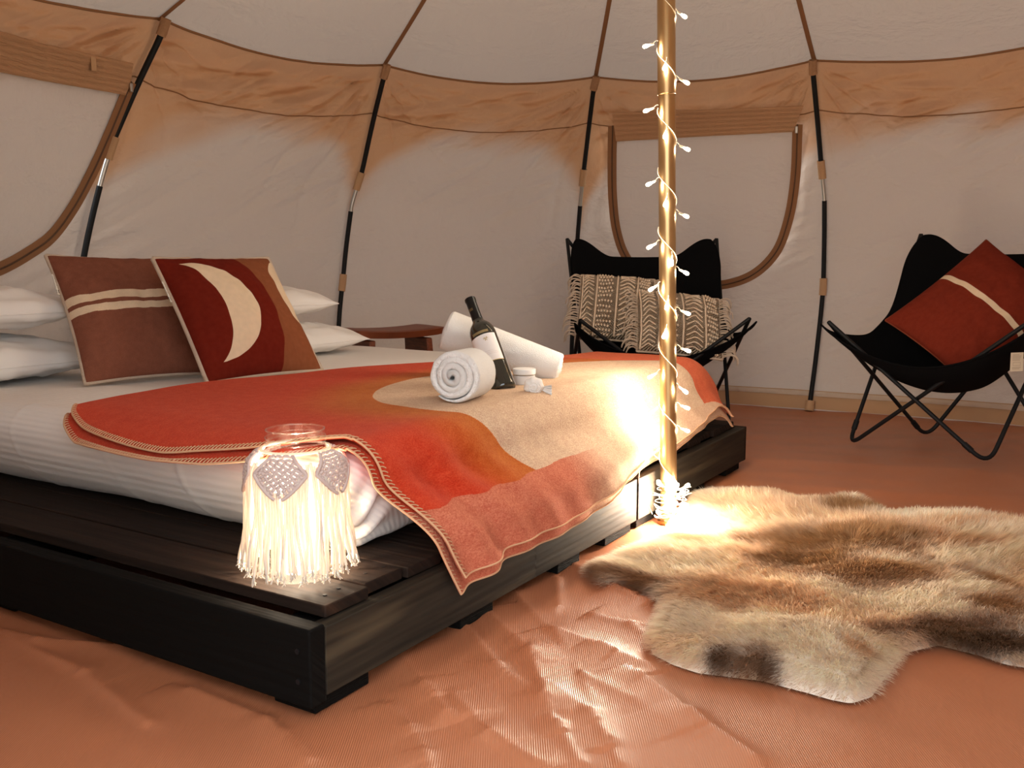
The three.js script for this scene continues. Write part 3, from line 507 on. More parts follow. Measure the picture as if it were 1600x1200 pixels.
  for (const [f, nm] of [[low, 'whip_stitching'], [up, 'whip_stitching']]) {
    const g = [], n = 130, e = Array.from({ length: n + 1 }, (_, k) => f(0, k / n)), q = Array.from({ length: n + 1 }, (_, k) => f(0.0085, k / n));
    const e2 = Array.from({ length: 401 }, (_, k) => f(0, k / 400)); g.push(tube(e2.map((p) => p.clone().add(V(0, -0.001, 0))), 0.0026, 700, 6));
    for (let k = 0; k < n; k++) { const p = e[k], r = q[k + 1].clone().sub(e[k + 1]).setLength(0.014).add(e[Math.min(n, k + 1)].clone().lerp(p, 0.35)); const nrm = V(0, 0.0028, 0).addScaledVector(AX, -0.001).addScaledVector(BX, -0.0018); g.push(tube([p.clone().add(nrm.clone().multiplyScalar(0.3)), p.clone().lerp(r, 0.5).add(nrm), r.clone().add(nrm.clone().multiplyScalar(0.5))], 0.0014, 4, 4)); }
    { const hem = Array.from({ length: 201 }, (_, k) => f(k / 200, 1)); g.push(tube(hem, 0.0024, 400, 6)); }
    const m = part(nm, mergeGeometries(g.map((x) => x.toNonIndexed())), M.yarn, o); m.userData.kind = 'stuff'; m.userData.label = 'pale yarn stitches along the edge';
  }
}

// ------------------------------------------------------------------ on the bed: towels, bottle, little jar
function spiralRoll(r, th, turns, len, taper = 1) {           // a rolled towel, axis +z, spiral showing at the near end
  const path = [], n = Math.round(turns * 40), r0 = 0.004; for (let k = 0; k <= n; k++) { const t = k / n, a = t * turns * 2 * Math.PI, q = lerp(r0, r - th / 2, t) + 0.0015 * Math.sin(a * 1.7); path.push([q * Math.cos(a), q * Math.sin(a), a]); }
  const side = (s0) => path.map(([x, y, a], k) => [x, y, a, s0 * Math.min(1, 0.12 + (n - k) / 14)]).map(([x, y, a, s]) => [x + s * th * 0.46 * Math.cos(a), y + s * th * 0.46 * Math.sin(a)]);
  const outer = side(1), inner = side(-1);
  return surf(path.length - 1, 40, (u, v) => {                // closed loop round the strip: outer wall, far end, inner wall, near end
    const i = Math.round(u * (path.length - 1)), k = v * 40; let w, z;
    if (k <= 16) { w = 1; z = lerp(0.006, len - 0.006, k / 16); } else if (k <= 20) { const q = (k - 16) / 4 * Math.PI; w = Math.cos(q); z = len - 0.006 + 0.006 * Math.sin(q); } else if (k <= 36) { w = -1; z = lerp(len - 0.006, 0.006, (k - 20) / 16); } else { const q = (k - 36) / 4 * Math.PI; w = -Math.cos(q); z = 0.006 - 0.008 * Math.sin(q); }
    const x = lerp(inner[i][0], outer[i][0], (w + 1) / 2), y = lerp(inner[i][1], outer[i][1], (w + 1) / 2), s = lerp(1, taper, z / len), b = 0.002 * noise(x * 40, y * 40, z * 25);
    return V(x * s + b, y * s + b, z + 0.012 * (1 - Math.hypot(x, y) / r) * (z < len / 2 ? -1 : 1));
  }, { uv: (u, v, p) => [u * turns * 0.3, p.z * 2 + v * 0.02] });
}
{
  const zt = (o, pos, axis, roll = 0) => { o.position.copy(pos); o.quaternion.setFromUnitVectors(V(0, 0, 1), axis.clone().normalize()).multiply(new THREE.Quaternion().setFromAxisAngle(V(0, 0, 1), roll)); };
  const t1 = thing('rolled_towel', 'white rolled towel showing its round spiral end, left of the wine bottle', 'towel', [0, 0, 0], 'white towels');
  part('roll', spiralRoll(0.074, 0.019, 4.0, 0.13), M.towel, t1); const c1 = onH(708, 588, 0.51); zt(t1, c1, V(0.3, -0.03, -0.95), -1.1);
  const t2 = thing('rolled_towel', 'long white rolled towel propped aslant behind the wine bottle', 'towel', [0, 0, 0], 'white towels');
  const pL = onZ(699, 517, -2.83), pR = onZ(872, 578, -2.80);
  part('roll', spiralRoll(0.072, 0.02, 3.3, pL.distanceTo(pR), 0.8), M.towel, t2); zt(t2, pL, pR.clone().sub(pL), 2.0);

  const b = thing('wine_bottle', 'dark glass wine bottle with a white label leaning back against the towels', 'bottle');
  const base = onH(787, 611, 0.437), dir = V(-0.098, 0.248, -0.135).normalize();
  const prf = [[0, 0.004], [0.02, 0.002], [0.033, 0], [0.0365, 0.004], [0.0375, 0.01], [0.0375, 0.17], [0.0372, 0.18], [0.0355, 0.191], [0.031, 0.202], [0.024, 0.211], [0.018, 0.218], [0.0152, 0.227], [0.0145, 0.24], [0.0142, 0.285], [0.0155, 0.286], [0.0155, 0.292], [0.0142, 0.2935], [0.0, 0.2935]];
  part('glass_body', lathe(prf, 64), std(lin(0.006, 0.009, 0.005), 0.06, { specularIntensity: 1, clearcoat: 1, clearcoatRoughness: 0.03 }), b);
  part('foil_capsule', lathe([[0.0160, 0.224], [0.0154, 0.232], [0.0150, 0.24], [0.0148, 0.284], [0.016, 0.286], [0.016, 0.2945], [0.015, 0.296], [0, 0.296]], 48), std(lin(0.008, 0.008, 0.008), 0.3, { metalness: 0.4 }), b);
  part('foil_emblem', new THREE.CylinderGeometry(0.01515, 0.0152, 0.008, 24, 1, true, -0.6, 1.0).translate(0, 0.257, 0), std(lin(0.16, 0.12, 0.06), 0.4, { metalness: 0.6 }), b);
  const c = document.createElement('canvas'); c.width = 512; c.height = 512; const g = c.getContext('2d'); g.fillStyle = '#efe8e4'; g.fillRect(0, 0, 512, 512);
  g.strokeStyle = '#a58a4c'; g.fillStyle = '#b39757'; for (let k = 0; k < 9; k++) { const a = k / 9 * 2 * Math.PI; g.save(); g.translate(330, 90); g.rotate(a); g.beginPath(); g.ellipse(0, -24, 4 + 2 * (k % 2), 20, 0, 0, 7); k % 3 ? g.fill() : g.stroke(); g.restore(); }
  g.strokeStyle = '#c9bdb6'; g.lineWidth = 3; for (const [y, w] of [[320, 150], [350, 180], [378, 190]]) { g.beginPath(); for (let k = 0; k <= 40; k++) g.lineTo(190 + w * k / 40 * 1.4, y + 3 * Math.sin(k * 1.3 + y)); g.stroke(); } g.fillStyle = '#c2a86a'; g.fillRect(0, 500, 512, 12);
  const lt = new THREE.CanvasTexture(c); lt.colorSpace = THREE.SRGBColorSpace;
  const TH = 2.5, th0 = -1.0; part('paper_label', new THREE.CylinderGeometry(0.0379, 0.0379, 0.084, 40, 1, true, th0, TH), std(0xffffff, 0.7, { map: lt }), b);
  b.children[3].position.y = 0.122; b.children[3].userData.label = 'white paper label with a small gold flower emblem';
  part('gold_strip', new THREE.CylinderGeometry(0.03795, 0.03795, 0.0075, 40, 1, true, -0.3, 1.3).translate(0, 0.1725, 0), std(lin(0.34, 0.26, 0.13), 0.4, { metalness: 0.6 }), b);
  b.position.copy(base); b.quaternion.setFromUnitVectors(V(0, 1, 0), dir).multiply(new THREE.Quaternion().setFromAxisAngle(V(0, 1, 0), -0.55));

  const j = thing('small_jar', 'small white lidded jar between the wine bottle and the slanted towel', 'jar', onH(819, 603, 0.437).toArray());
  part('jar_body', lathe([[0, 0], [0.029, 0], [0.031, 0.003], [0.031, 0.03], [0.028, 0.032], [0, 0.032]], 40), std(lin(0.8, 0.77, 0.73), 0.35), j);
  part('lid', lathe([[0, 0.034], [0.0325, 0.034], [0.033, 0.036], [0.033, 0.048], [0.0315, 0.05], [0, 0.05]], 40), std(lin(0.84, 0.82, 0.79), 0.4), j);
  const f = thing('wrapped_soap', 'small white tissue-wrapped soap with a twisted tail, right of the wine bottle', 'soap', onH(834, 618, 0.436).toArray());
  part('wrapped_body', surf(40, 28, (u, v) => { const a = u * 2 * Math.PI, q = v * Math.PI, r = 0.0265 * (1 + 0.05 * Math.sin(a * 7 + 5 * v) * Math.sin(q)); return V(r * Math.sin(q) * Math.cos(a), 0.0252 + r * 0.95 * Math.sin(q) * Math.sin(a), r * Math.cos(q) * 0.9); }), M.pillow, f);
  part('spiral_pleat', tube(Array.from({ length: 50 }, (_, k) => { const t = k / 49, a = t * 13, r = 0.003 + 0.014 * t; return V(r * Math.cos(a), 0.0252 + r * Math.sin(a), 0.0252 - 0.004 * t * t * 1.6); }), 0.0014, 120, 5), M.pillow, f);
  part('twisted_tail', shell(24, 10, (u, v) => { const s = v, w = lerp(0.005, 0.021, s); return V(0.02 + 0.028 * s, 0.018 - 0.006 * s + (u - 0.5) * w * 1.4 + 0.002 * Math.sin(u * 26), 0.006 * Math.cos(u * 24) * (0.3 + s) - 0.006); }, 0.0008), M.pillow, f);
}

// ------------------------------------------------------------------ macrame jar lantern
{
  const o = thing('jar_lantern', 'glowing glass jar in a fringed cream macrame cover on the platform corner', 'lantern', onH(468, 893, 0.186).toArray());
  const prf = [[0, 0.002], [0.06, 0.0], [0.082, 0.003], [0.09, 0.012], [0.0915, 0.03], [0.0915, 0.2], [0.09, 0.215], [0.084, 0.23], [0.072, 0.242], [0.062, 0.247], [0.0575, 0.25], [0.0565, 0.256]];
  const rOf = (h) => interp(prf.slice(1).map(([r, y]) => [y, r]), h);
  part('glass_jar', lathe([...prf, [0.0565, 0.284], [0.0545, 0.286], [0.0535, 0.284], [0.0535, 0.256]], 64), M.glass, o);
  for (const h of [0.262, 0.271]) part('screw_thread', new THREE.TorusGeometry(0.0572, 0.0013, 6, 64).rotateX(Math.PI / 2 + 0.03).translate(0, h, 0), M.glass, o);
  part('rim', new THREE.TorusGeometry(0.0555, 0.0018, 8, 64).rotateX(Math.PI / 2).translate(0, 0.2855, 0), M.glass, o);
  part('candle', lathe([[0, 0.006], [0.04, 0.006], [0.042, 0.012], [0.042, 0.115], [0.04, 0.122], [0.036, 0.124], [0.03, 0.116], [0, 0.112]], 40), std(lin(0.95, 0.75, 0.55), 0.5, { emissive: lin(1, 0.78, 0.55), emissiveIntensity: 2.8 }), o).castShadow = false;
  part('flame', lathe([[0, 0.114], [0.004, 0.12], [0.006, 0.127], [0.004, 0.138], [0, 0.148]], 16), std(lin(1, 0.8, 0.5), 0.5, { emissive: lin(1, 0.87, 0.66), emissiveIntensity: 25 }), o).castShadow = false;
  for (const [h, k, r] of [[0.131, 1, 1], [0.06, 0.7, 1.5]]) { const l = new THREE.PointLight(lin(1, 0.84, 0.64), CANDLE * k); l.position.set(0, h, 0); l.castShadow = true; l.shadow.radius = r; l.name = 'candle_glow'; o.add(l); }
  // macrame cover: a cord round the neck, scallops of knots, long cords
  part('neck_cord', new THREE.TorusGeometry(0.0655, 0.003, 8, 80).rotateX(Math.PI / 2).translate(0, 0.249, 0), M.cord, o);
  const S = 5, ph0 = -0.62, tip = 0.176, hw = (t) => 0.5 * Math.min(1, 0.5 + t * 1.3) * Math.pow(1 - clamp((t - 0.42) / 0.6), 0.75), knotM = cloth(lin(0.6, 0.47, 0.43));
  for (let s = 0; s < S; s++) {
    const c = ph0 + s * 2 * Math.PI / S + 0.5, g = [], rows = 13;
    for (let r = 0; r < rows; r++) { const h = lerp(0.245, tip, r / (rows - 1)), half = hw(r / (rows - 1)), n = Math.max(1, Math.round(half * 2 * 0.09 / 0.0072)); for (let k = 0; k < n; k++) { const a = c + (n > 1 ? lerp(-half, half, k / (n - 1)) : 0), q = rOf(h) + 0.0055 + 0.0015 * rnd(); const e = new THREE.SphereGeometry(0.0046, 7, 5).scale(1.25, 0.8, 0.8).rotateZ(k % 2 ? 0.6 : -0.6).rotateY(a); g.push(e.translate(q * Math.sin(a), h, q * Math.cos(a))); } }
    for (const e of [-1, 1]) { const pts = []; for (let k = 0; k <= 12; k++) { const t = k / 12, h = lerp(0.245, tip - 0.006, t), half = hw(t) + 0.03, a = c + e * half, q = rOf(h) + 0.009; pts.push(V(q * Math.sin(a), h, q * Math.cos(a))); } g.push(tube(pts, 0.0036, 30, 7)); }
    part('knotted_scallop', mergeGeometries(g.map((x) => x.toNonIndexed())), knotM, o);
  }
  const N = 96;
  for (let k = 0; k < N; k++) {
    const a0 = k / N * 2 * Math.PI, rel = ((a0 - ph0 - 0.5) / (2 * Math.PI / S) % 1 + 1.5) % 1 - 0.5, start = lerp(tip + 0.002, 0.236, Math.pow(Math.abs(rel) * 2, 1.1)), end = 0.02 + 0.022 * rnd() + (rel > 0 ? 0.005 : 0), pts = [];
    const toward = -rel * 0.25, w1 = R(-1, 1), w2 = R(-1, 1), p1 = R(0, 6), flare = R(0.006, 0.016);
    for (let q = 0; q <= 12; q++) { const t = q / 12, h = lerp(start, end, t), a = a0 + toward * Math.sin(Math.PI * Math.min(1, t * 1.3)) * 0.5 + 0.035 * w1 * Math.sin(t * 7 + p1) * t + 0.05 * w2 * t * t, r = rOf(clamp(h, 0.03, 0.24)) + 0.005 + flare * t * t + 0.002 * Math.sin(t * 9 + p1); pts.push(V(r * Math.sin(a), h, r * Math.cos(a))); }
    const cordM = M.cord, m = part('cord', tube(pts, 0.0028 + 0.0006 * rnd(), 26, 6), cordM, o), e = pts[12], d = e.clone().sub(pts[11]).setLength(0.014), fr = [];
    for (let q = 0; q < 5; q++) fr.push(tube([e, e.clone().addScaledVector(d, 0.5).add(V(R(-1, 1), R(-1, 0.3), R(-1, 1)).multiplyScalar(0.0025)), e.clone().add(d).add(V(R(-1, 1), R(-1, 1), R(-1, 1)).multiplyScalar(0.0055))], 0.0012, 4, 4));
    part('frayed_end', mergeGeometries(fr), cordM, m);
  }
}

// ------------------------------------------------------------------ wooden stool at the bedside
{
  const o = thing('wooden_stool', 'small red-brown wooden stool with a dished top on the far side of the bed', 'stool', [-0.56, 0, -4.34]);
  o.rotation.y = 0.62; const w = 0.46, d = 0.27, H = 0.485;
  const dish = (x) => -0.012 * (1 - x * x), rnd4 = (x, y) => { const n = Math.pow(Math.abs(x) ** 7 + Math.abs(y) ** 7, 1 / 7); const m = Math.max(Math.abs(x), Math.abs(y)); return n > 0 ? m / n : 1; };
  const topF = (u, v) => { const x = 2 * u - 1, y = 2 * v - 1, k = rnd4(x, y); return V(x * k * w / 2, H + dish(x) - 0.006 * Math.max(Math.abs(x), Math.abs(y)) ** 14, y * k * d / 2); };
  part('seat', shell(40, 26, topF, 0.03, { flip: true, uv: (u, v) => [u * 0.9, v * 0.8] }), M.stool, o);
  for (const sx of [-1, 1]) { const q = rbox(0.032, 0.43, 0.21, 0.006); const p = q.attributes.position; for (let i = 0; i < p.count; i++) { const t = 0.5 - p.getY(i) / 0.43; p.setXYZ(i, p.getX(i) + sx * 0.03 * t, p.getY(i), p.getZ(i) * (1 + 0.2 * t)); } q.computeVertexNormals(); part('leg_panel', q.translate(sx * 0.145, 0.217, 0), M.stool, o); }
  part('stretcher', rbox(0.28, 0.05, 0.028, 0.006).translate(0, 0.2, 0), M.stool, o);
}

// ------------------------------------------------------------------ butterfly chairs
function butterflyChair(label, T, Ft, sag, tagAt) {            // T: tips FL, FR, BL, BR;  Ft: feet in the same order
  const o = thing('butterfly_chair', label, 'chair', [(Ft.FL.x + Ft.BR.x) / 2, 0, (Ft.FL.z + Ft.BR.z) / 2], 'black butterfly chairs'), L = (p) => p.clone().sub(o.position);
  const t = { FL: L(T.FL), FR: L(T.FR), BL: L(T.BL), BR: L(T.BR) }, f = { FL: L(Ft.FL), FR: L(Ft.FR), BL: L(Ft.BL), BR: L(Ft.BR) };
  const cen = t.FL.clone().add(t.FR).add(t.BL).add(t.BR).multiplyScalar(0.25);
  const S2 = {}; for (const k of Object.keys(t)) { const d = t[k].clone().sub(cen).setY(0).normalize(); S2[k] = t[k].clone().addScaledVector(d, k[0] === 'B' ? 0.02 : 0.03).add(V(0, k[0] === 'B' ? 0.075 : 0.016, 0)); }
  const edge = (a, b, s, drop, pull, e = 0.66) => { const p = a.clone().lerp(b, s), mm = Math.min(s, 1 - s), k = e > 0 ? Math.pow(4 * s * (1 - s), e) : e > -1 ? 0.85 * sm(-0.03, 0.3, mm) + 0.15 * Math.pow(4 * s * (1 - s), 0.8) : lerp(Math.pow(4 * s * (1 - s), 0.75), sm(-0.02, 0.42, mm), s); p.y -= drop * k; return p.addScaledVector(V(cen.x - p.x, 0, cen.z - p.z), pull * k); };
  const ef = (s) => edge(S2.FL, S2.FR, s, sag[0], 0.16), eb = (s) => edge(S2.BL, S2.BR, s, sag[1] + 0.02, 0.06, -0.5), el = (s) => edge(S2.FL, S2.BL, s, sag[2], 0.17, -2), er = (s) => edge(S2.FR, S2.BR, s, sag[2], 0.17, -2);
  const sling = (u, v) => {
    let x = 2 * u - 1, y = 2 * v - 1; const k = 0.06, X = x * Math.sqrt(1 - k * y * y * x * x * y * y), Y = y * Math.sqrt(1 - k * x * x * y * y * x * x); x = (X + 1) / 2; y = (Y + 1) / 2;
    const rr = 0.2, cx = Math.min(x, 1 - x), cy = 1 - y; if (cx < rr && cy < rr) { const p = 1 - cx / rr, q = 1 - cy / rr, nx = rr * (1 - p * Math.sqrt(1 - q * q / 2)); y = 1 - rr * (1 - q * Math.sqrt(1 - p * p / 2)); x = x < 0.5 ? nx : 1 - nx; }
    const a = ef(x).lerp(eb(x), y), b = el(y).lerp(er(y), x), c = S2.FL.clone().lerp(S2.FR, x).lerp(S2.BL.clone().lerp(S2.BR, x), y), p = a.add(b).sub(c); p.y -= 0.02 * Math.sin(Math.PI * x) * Math.sin(Math.PI * y); return p;
  };
  part('sling', shell(90, 90, sling, 0.004, { flip: true, uv: (u, v) => [u, v] }), M.blackCloth, o);
  for (const [nm, ka, kb] of [['front', 'FL', 'FR'], ['back', 'BL', 'BR']]) { const v = nm === 'front' ? 0 : 1; part('hem', tube(Array.from({ length: 41 }, (_, k) => sling(k / 40, v)), 0.004, 80, 6), M.blackCloth, o); }
  for (const u of [0, 1]) part('hem', tube(Array.from({ length: 41 }, (_, k) => sling(u, k / 40)), 0.004, 80, 6), M.blackCloth, o);
  const r = 0.0085;
  for (const [foot, a, b] of [['FL', 'BL', 'FR'], ['FR', 'FL', 'BR'], ['BL', 'FL', 'BR'], ['BR', 'FR', 'BL']]) {   // every foot is a bend between two tips
    const p = f[foot], inn = (k, to) => { const back = k[0] === 'B', q = t[k].clone().lerp(cen, back ? -0.035 : 0.05); q.y = t[k].y - (back ? 0.01 : 0.035); return q.addScaledVector(t[to].clone().sub(t[k]).setY(0).normalize(), 0.018); };
    const A = inn(a, b), B = inn(b, a), R0 = 0.05, da = A.clone().sub(p).normalize(), db = B.clone().sub(p).normalize(), low = p.clone(); low.y = r;
    const a1 = low.clone().addScaledVector(da, R0 * 1.5), b1 = low.clone().addScaledVector(db, R0 * 1.5);
    const path = new THREE.CurvePath(); path.add(new THREE.LineCurve3(A, a1)); path.add(new THREE.QuadraticBezierCurve3(a1, low.clone().add(V(0, -0.004, 0)), b1)); path.add(new THREE.LineCurve3(b1, B));
    const arm = new THREE.CatmullRomCurve3([A, A.clone().lerp(a1, 0.5), A.clone().lerp(a1, 0.9), a1, ...new THREE.QuadraticBezierCurve3(a1, low, b1).getPoints(10).slice(1, -1), b1, B.clone().lerp(b1, 0.9), B.clone().lerp(b1, 0.5), B], false, 'centripetal');
    part('frame_rod', new THREE.TubeGeometry(arm, 160, r, 12), M.black, o);
    part('coupler', between(a1.clone().addScaledVector(da, 0.005), a1.clone().addScaledVector(da, 0.045), r * 1.35, 12), M.black, o);
  }
  if (tagAt) { const p = sling(tagAt[0], tagAt[1]), c = document.createElement('canvas'); c.width = 80; c.height = 112; const g = c.getContext('2d'); g.fillStyle = '#d8cbb4'; g.fillRect(0, 0, 80, 112); g.fillStyle = '#8d7a66'; for (let k = 0; k < 5; k++) g.fillRect(10, 12 + k * 8, 44 + (k * 13) % 16, 2); g.strokeStyle = '#8d7a66'; g.strokeRect(16, 58, 46, 20); g.fillRect(10, 88, 56, 2); g.fillRect(10, 96, 48, 2);
    const tx = new THREE.CanvasTexture(c); tx.colorSpace = THREE.SRGBColorSpace; const m = part('care_tag', new THREE.BoxGeometry(0.048, 0.068, 0.0015), cloth(0xffffff, { map: tx }), o); m.position.copy(p).add(tagAt[2]); m.rotation.set(0, tagAt[3], 0.02); m.userData.label = 'cream care tag with small print'; }
  return o;
}
butterflyChair('black sling butterfly chair behind the bed, holding the macrame cushions',
  { FL: V(0.262, 0.565, -4.05), FR: V(1.06, 0.572, -4.05), BL: V(0.268, 0.898, -4.66), BR: V(1.0, 0.898, -4.66) },
  { FL: V(0.34, 0, -4.12), FR: V(0.985, 0, -4.2), BL: V(0.27, 0, -4.72), BR: V(0.98, 0, -4.72) }, [0.225, 0.155, 0.28]);
butterflyChair('black sling butterfly chair at the right, holding the rust cushion',
  { FL: V(1.235, 0.575, -3.82), FR: V(1.83, 0.605, -3.3), BL: V(1.83, 0.91, -4.28), BR: V(2.33, 0.91, -3.82) },
  { FL: V(1.421, 0, -3.92), FR: V(1.821, 0, -3.535), BL: V(1.83, 0, -4.1), BR: V(2.2, 0, -3.75) }, [0.225, 0.155, 0.27], [0.965, 0.16, V(-0.07, -0.035, 0.07), 0.1]);

// cushions on the chairs
{
  const c = cushion('cushion', 'rust cushion with one cream stripe, tilted on its corner in the right chair', 0.56, 0.42, 0.085, clothMap(rustTex), clothMap(rustTex), null, { seed: 14, crease: 0.008, ears: 0.05, e: 0.5 });
  const Lc = onZ(1388, 513, -3.86), Tc = onZ(1552, 382, -3.96), e1 = Tc.clone().sub(Lc), e2 = V(0.33, -0.30, 0.33).setLength(0.35);
  place(c, Lc.clone().addScaledVector(e1, 0.5).addScaledVector(e2, 0.5), e1, e2.clone().negate());
  part('edge_seam', new THREE.TubeGeometry(new THREE.CatmullRomCurve3(rimLine(0.56, 0.42, { ears: 0.05 }), true, 'catmullrom', 0.1), 300, 0.003, 6, true), cloth(lin(0.2, 0.05, 0.025)), c);
  const mac = dataTex(512, 512, (x, y) => { const s = 2 * Math.PI, q = Math.abs(((y * 7) % 1) - 0.5) * 2, zig = Math.sin(s * (x * 26 + 2.6 * q)) , band = ((y * 7) % 2) < 1; let h = 0.5 + 0.32 * (band ? zig : Math.sin(s * x * 34) * Math.sin(s * y * 40)); const edge = Math.abs(((x * 4) % 1) - 0.5) < 0.05 ? 0.25 : 0; return clamp(h + edge + 0.15 * (rnd() - 0.5)); }, false);
  const macM = cloth(lin(0.74, 0.58, 0.43), { bumpMap: mac, bumpScale: 0.06 });
  const fringe = (o, w, h, sx) => { for (let k = 0; k < 34; k++) { const y = lerp(-h / 2, h / 2, k / 33), pts = [], b = R(-1, 1), l = R(0.045, 0.075); for (let q = 0; q <= 5; q++) { const t = q / 5; pts.push(V(sx * (w / 2 * (0.93 + 0.05 * (2 * y / h) ** 2) + l * Math.sin(t * 1.5)), y * 0.95 - 0.03 * t * t + 0.006 * b * t, 0.03 * Math.sin(t * 3) - 0.01 * t + 0.006 * b * Math.sin(t * 5))); } part('tassel', tube(pts, 0.0032, 10, 6), M.cream, o); } };
  for (const [label, w, h, cen, right, up, sd] of [
    ['cream macrame cushion with fringed sides, left and rearmost in the black chair', 0.34, 0.34, V(0.475, 0.565, -4.34), V(1, -0.06, 0.12), V(0.02, 0.80, -0.55), 21],
    ['cream macrame cushion with fringed sides, right and foremost behind the brass pole', 0.38, 0.33, V(0.745, 0.50, -4.22), V(1, -0.10, -0.02), V(0.10, 0.74, -0.62), 27]]) {
    const q = cushion('cushion', label, w, h, 0.085, macM, macM, M.cream, { seed: sd, crease: 0.012, ears: 0.03, pr: 0.006, e: 0.45 }); q.userData.group = 'macrame cushions'; place(q, cen, right, up);
    const f = pillowPoint(w, h, 0.085, 1, { seed: sd, crease: 0.012, ears: 0.03, e: 0.45 }), at = (u, v) => f(u, v).add(V(0, 0, 0.0015)), g = [];
    for (let c = 0; c < 4; c++) { const u0 = 0.09 + c * 0.22, du = 0.16; for (let k = 0; k < 15; k++) { const v0 = 0.06 + k * 0.062; if (c % 2) { for (let b = 0; b < 5; b++) { const e = f(u0 + du * (b + (k % 2) * 0.5) / 5, v0 * 0.96); g.push(new THREE.SphereGeometry(0.0052, 6, 5).scale(1.1, 1.3, 0.9).translate(e.x, e.y, e.z + 0.002)); } } else g.push(tube([at(u0, v0), at(u0 + du * 0.25, Math.min(0.97, v0 + 0.03)), at(u0 + du * 0.5, Math.min(0.97, v0 + 0.055)), at(u0 + du * 0.75, Math.min(0.97, v0 + 0.03)), at(u0 + du, v0)], 0.0036, 16, 6)); } g.push(tube(Array.from({ length: 12 }, (_, k) => at(u0 - 0.025, 0.04 + k * 0.083)), 0.0045, 40, 6)); }
    part('macrame_weave', mergeGeometries(g.map((x) => x.toNonIndexed())), M.cordTan, q); fringe(q, w, h, 1); fringe(q, w, h, -1);
  }
}

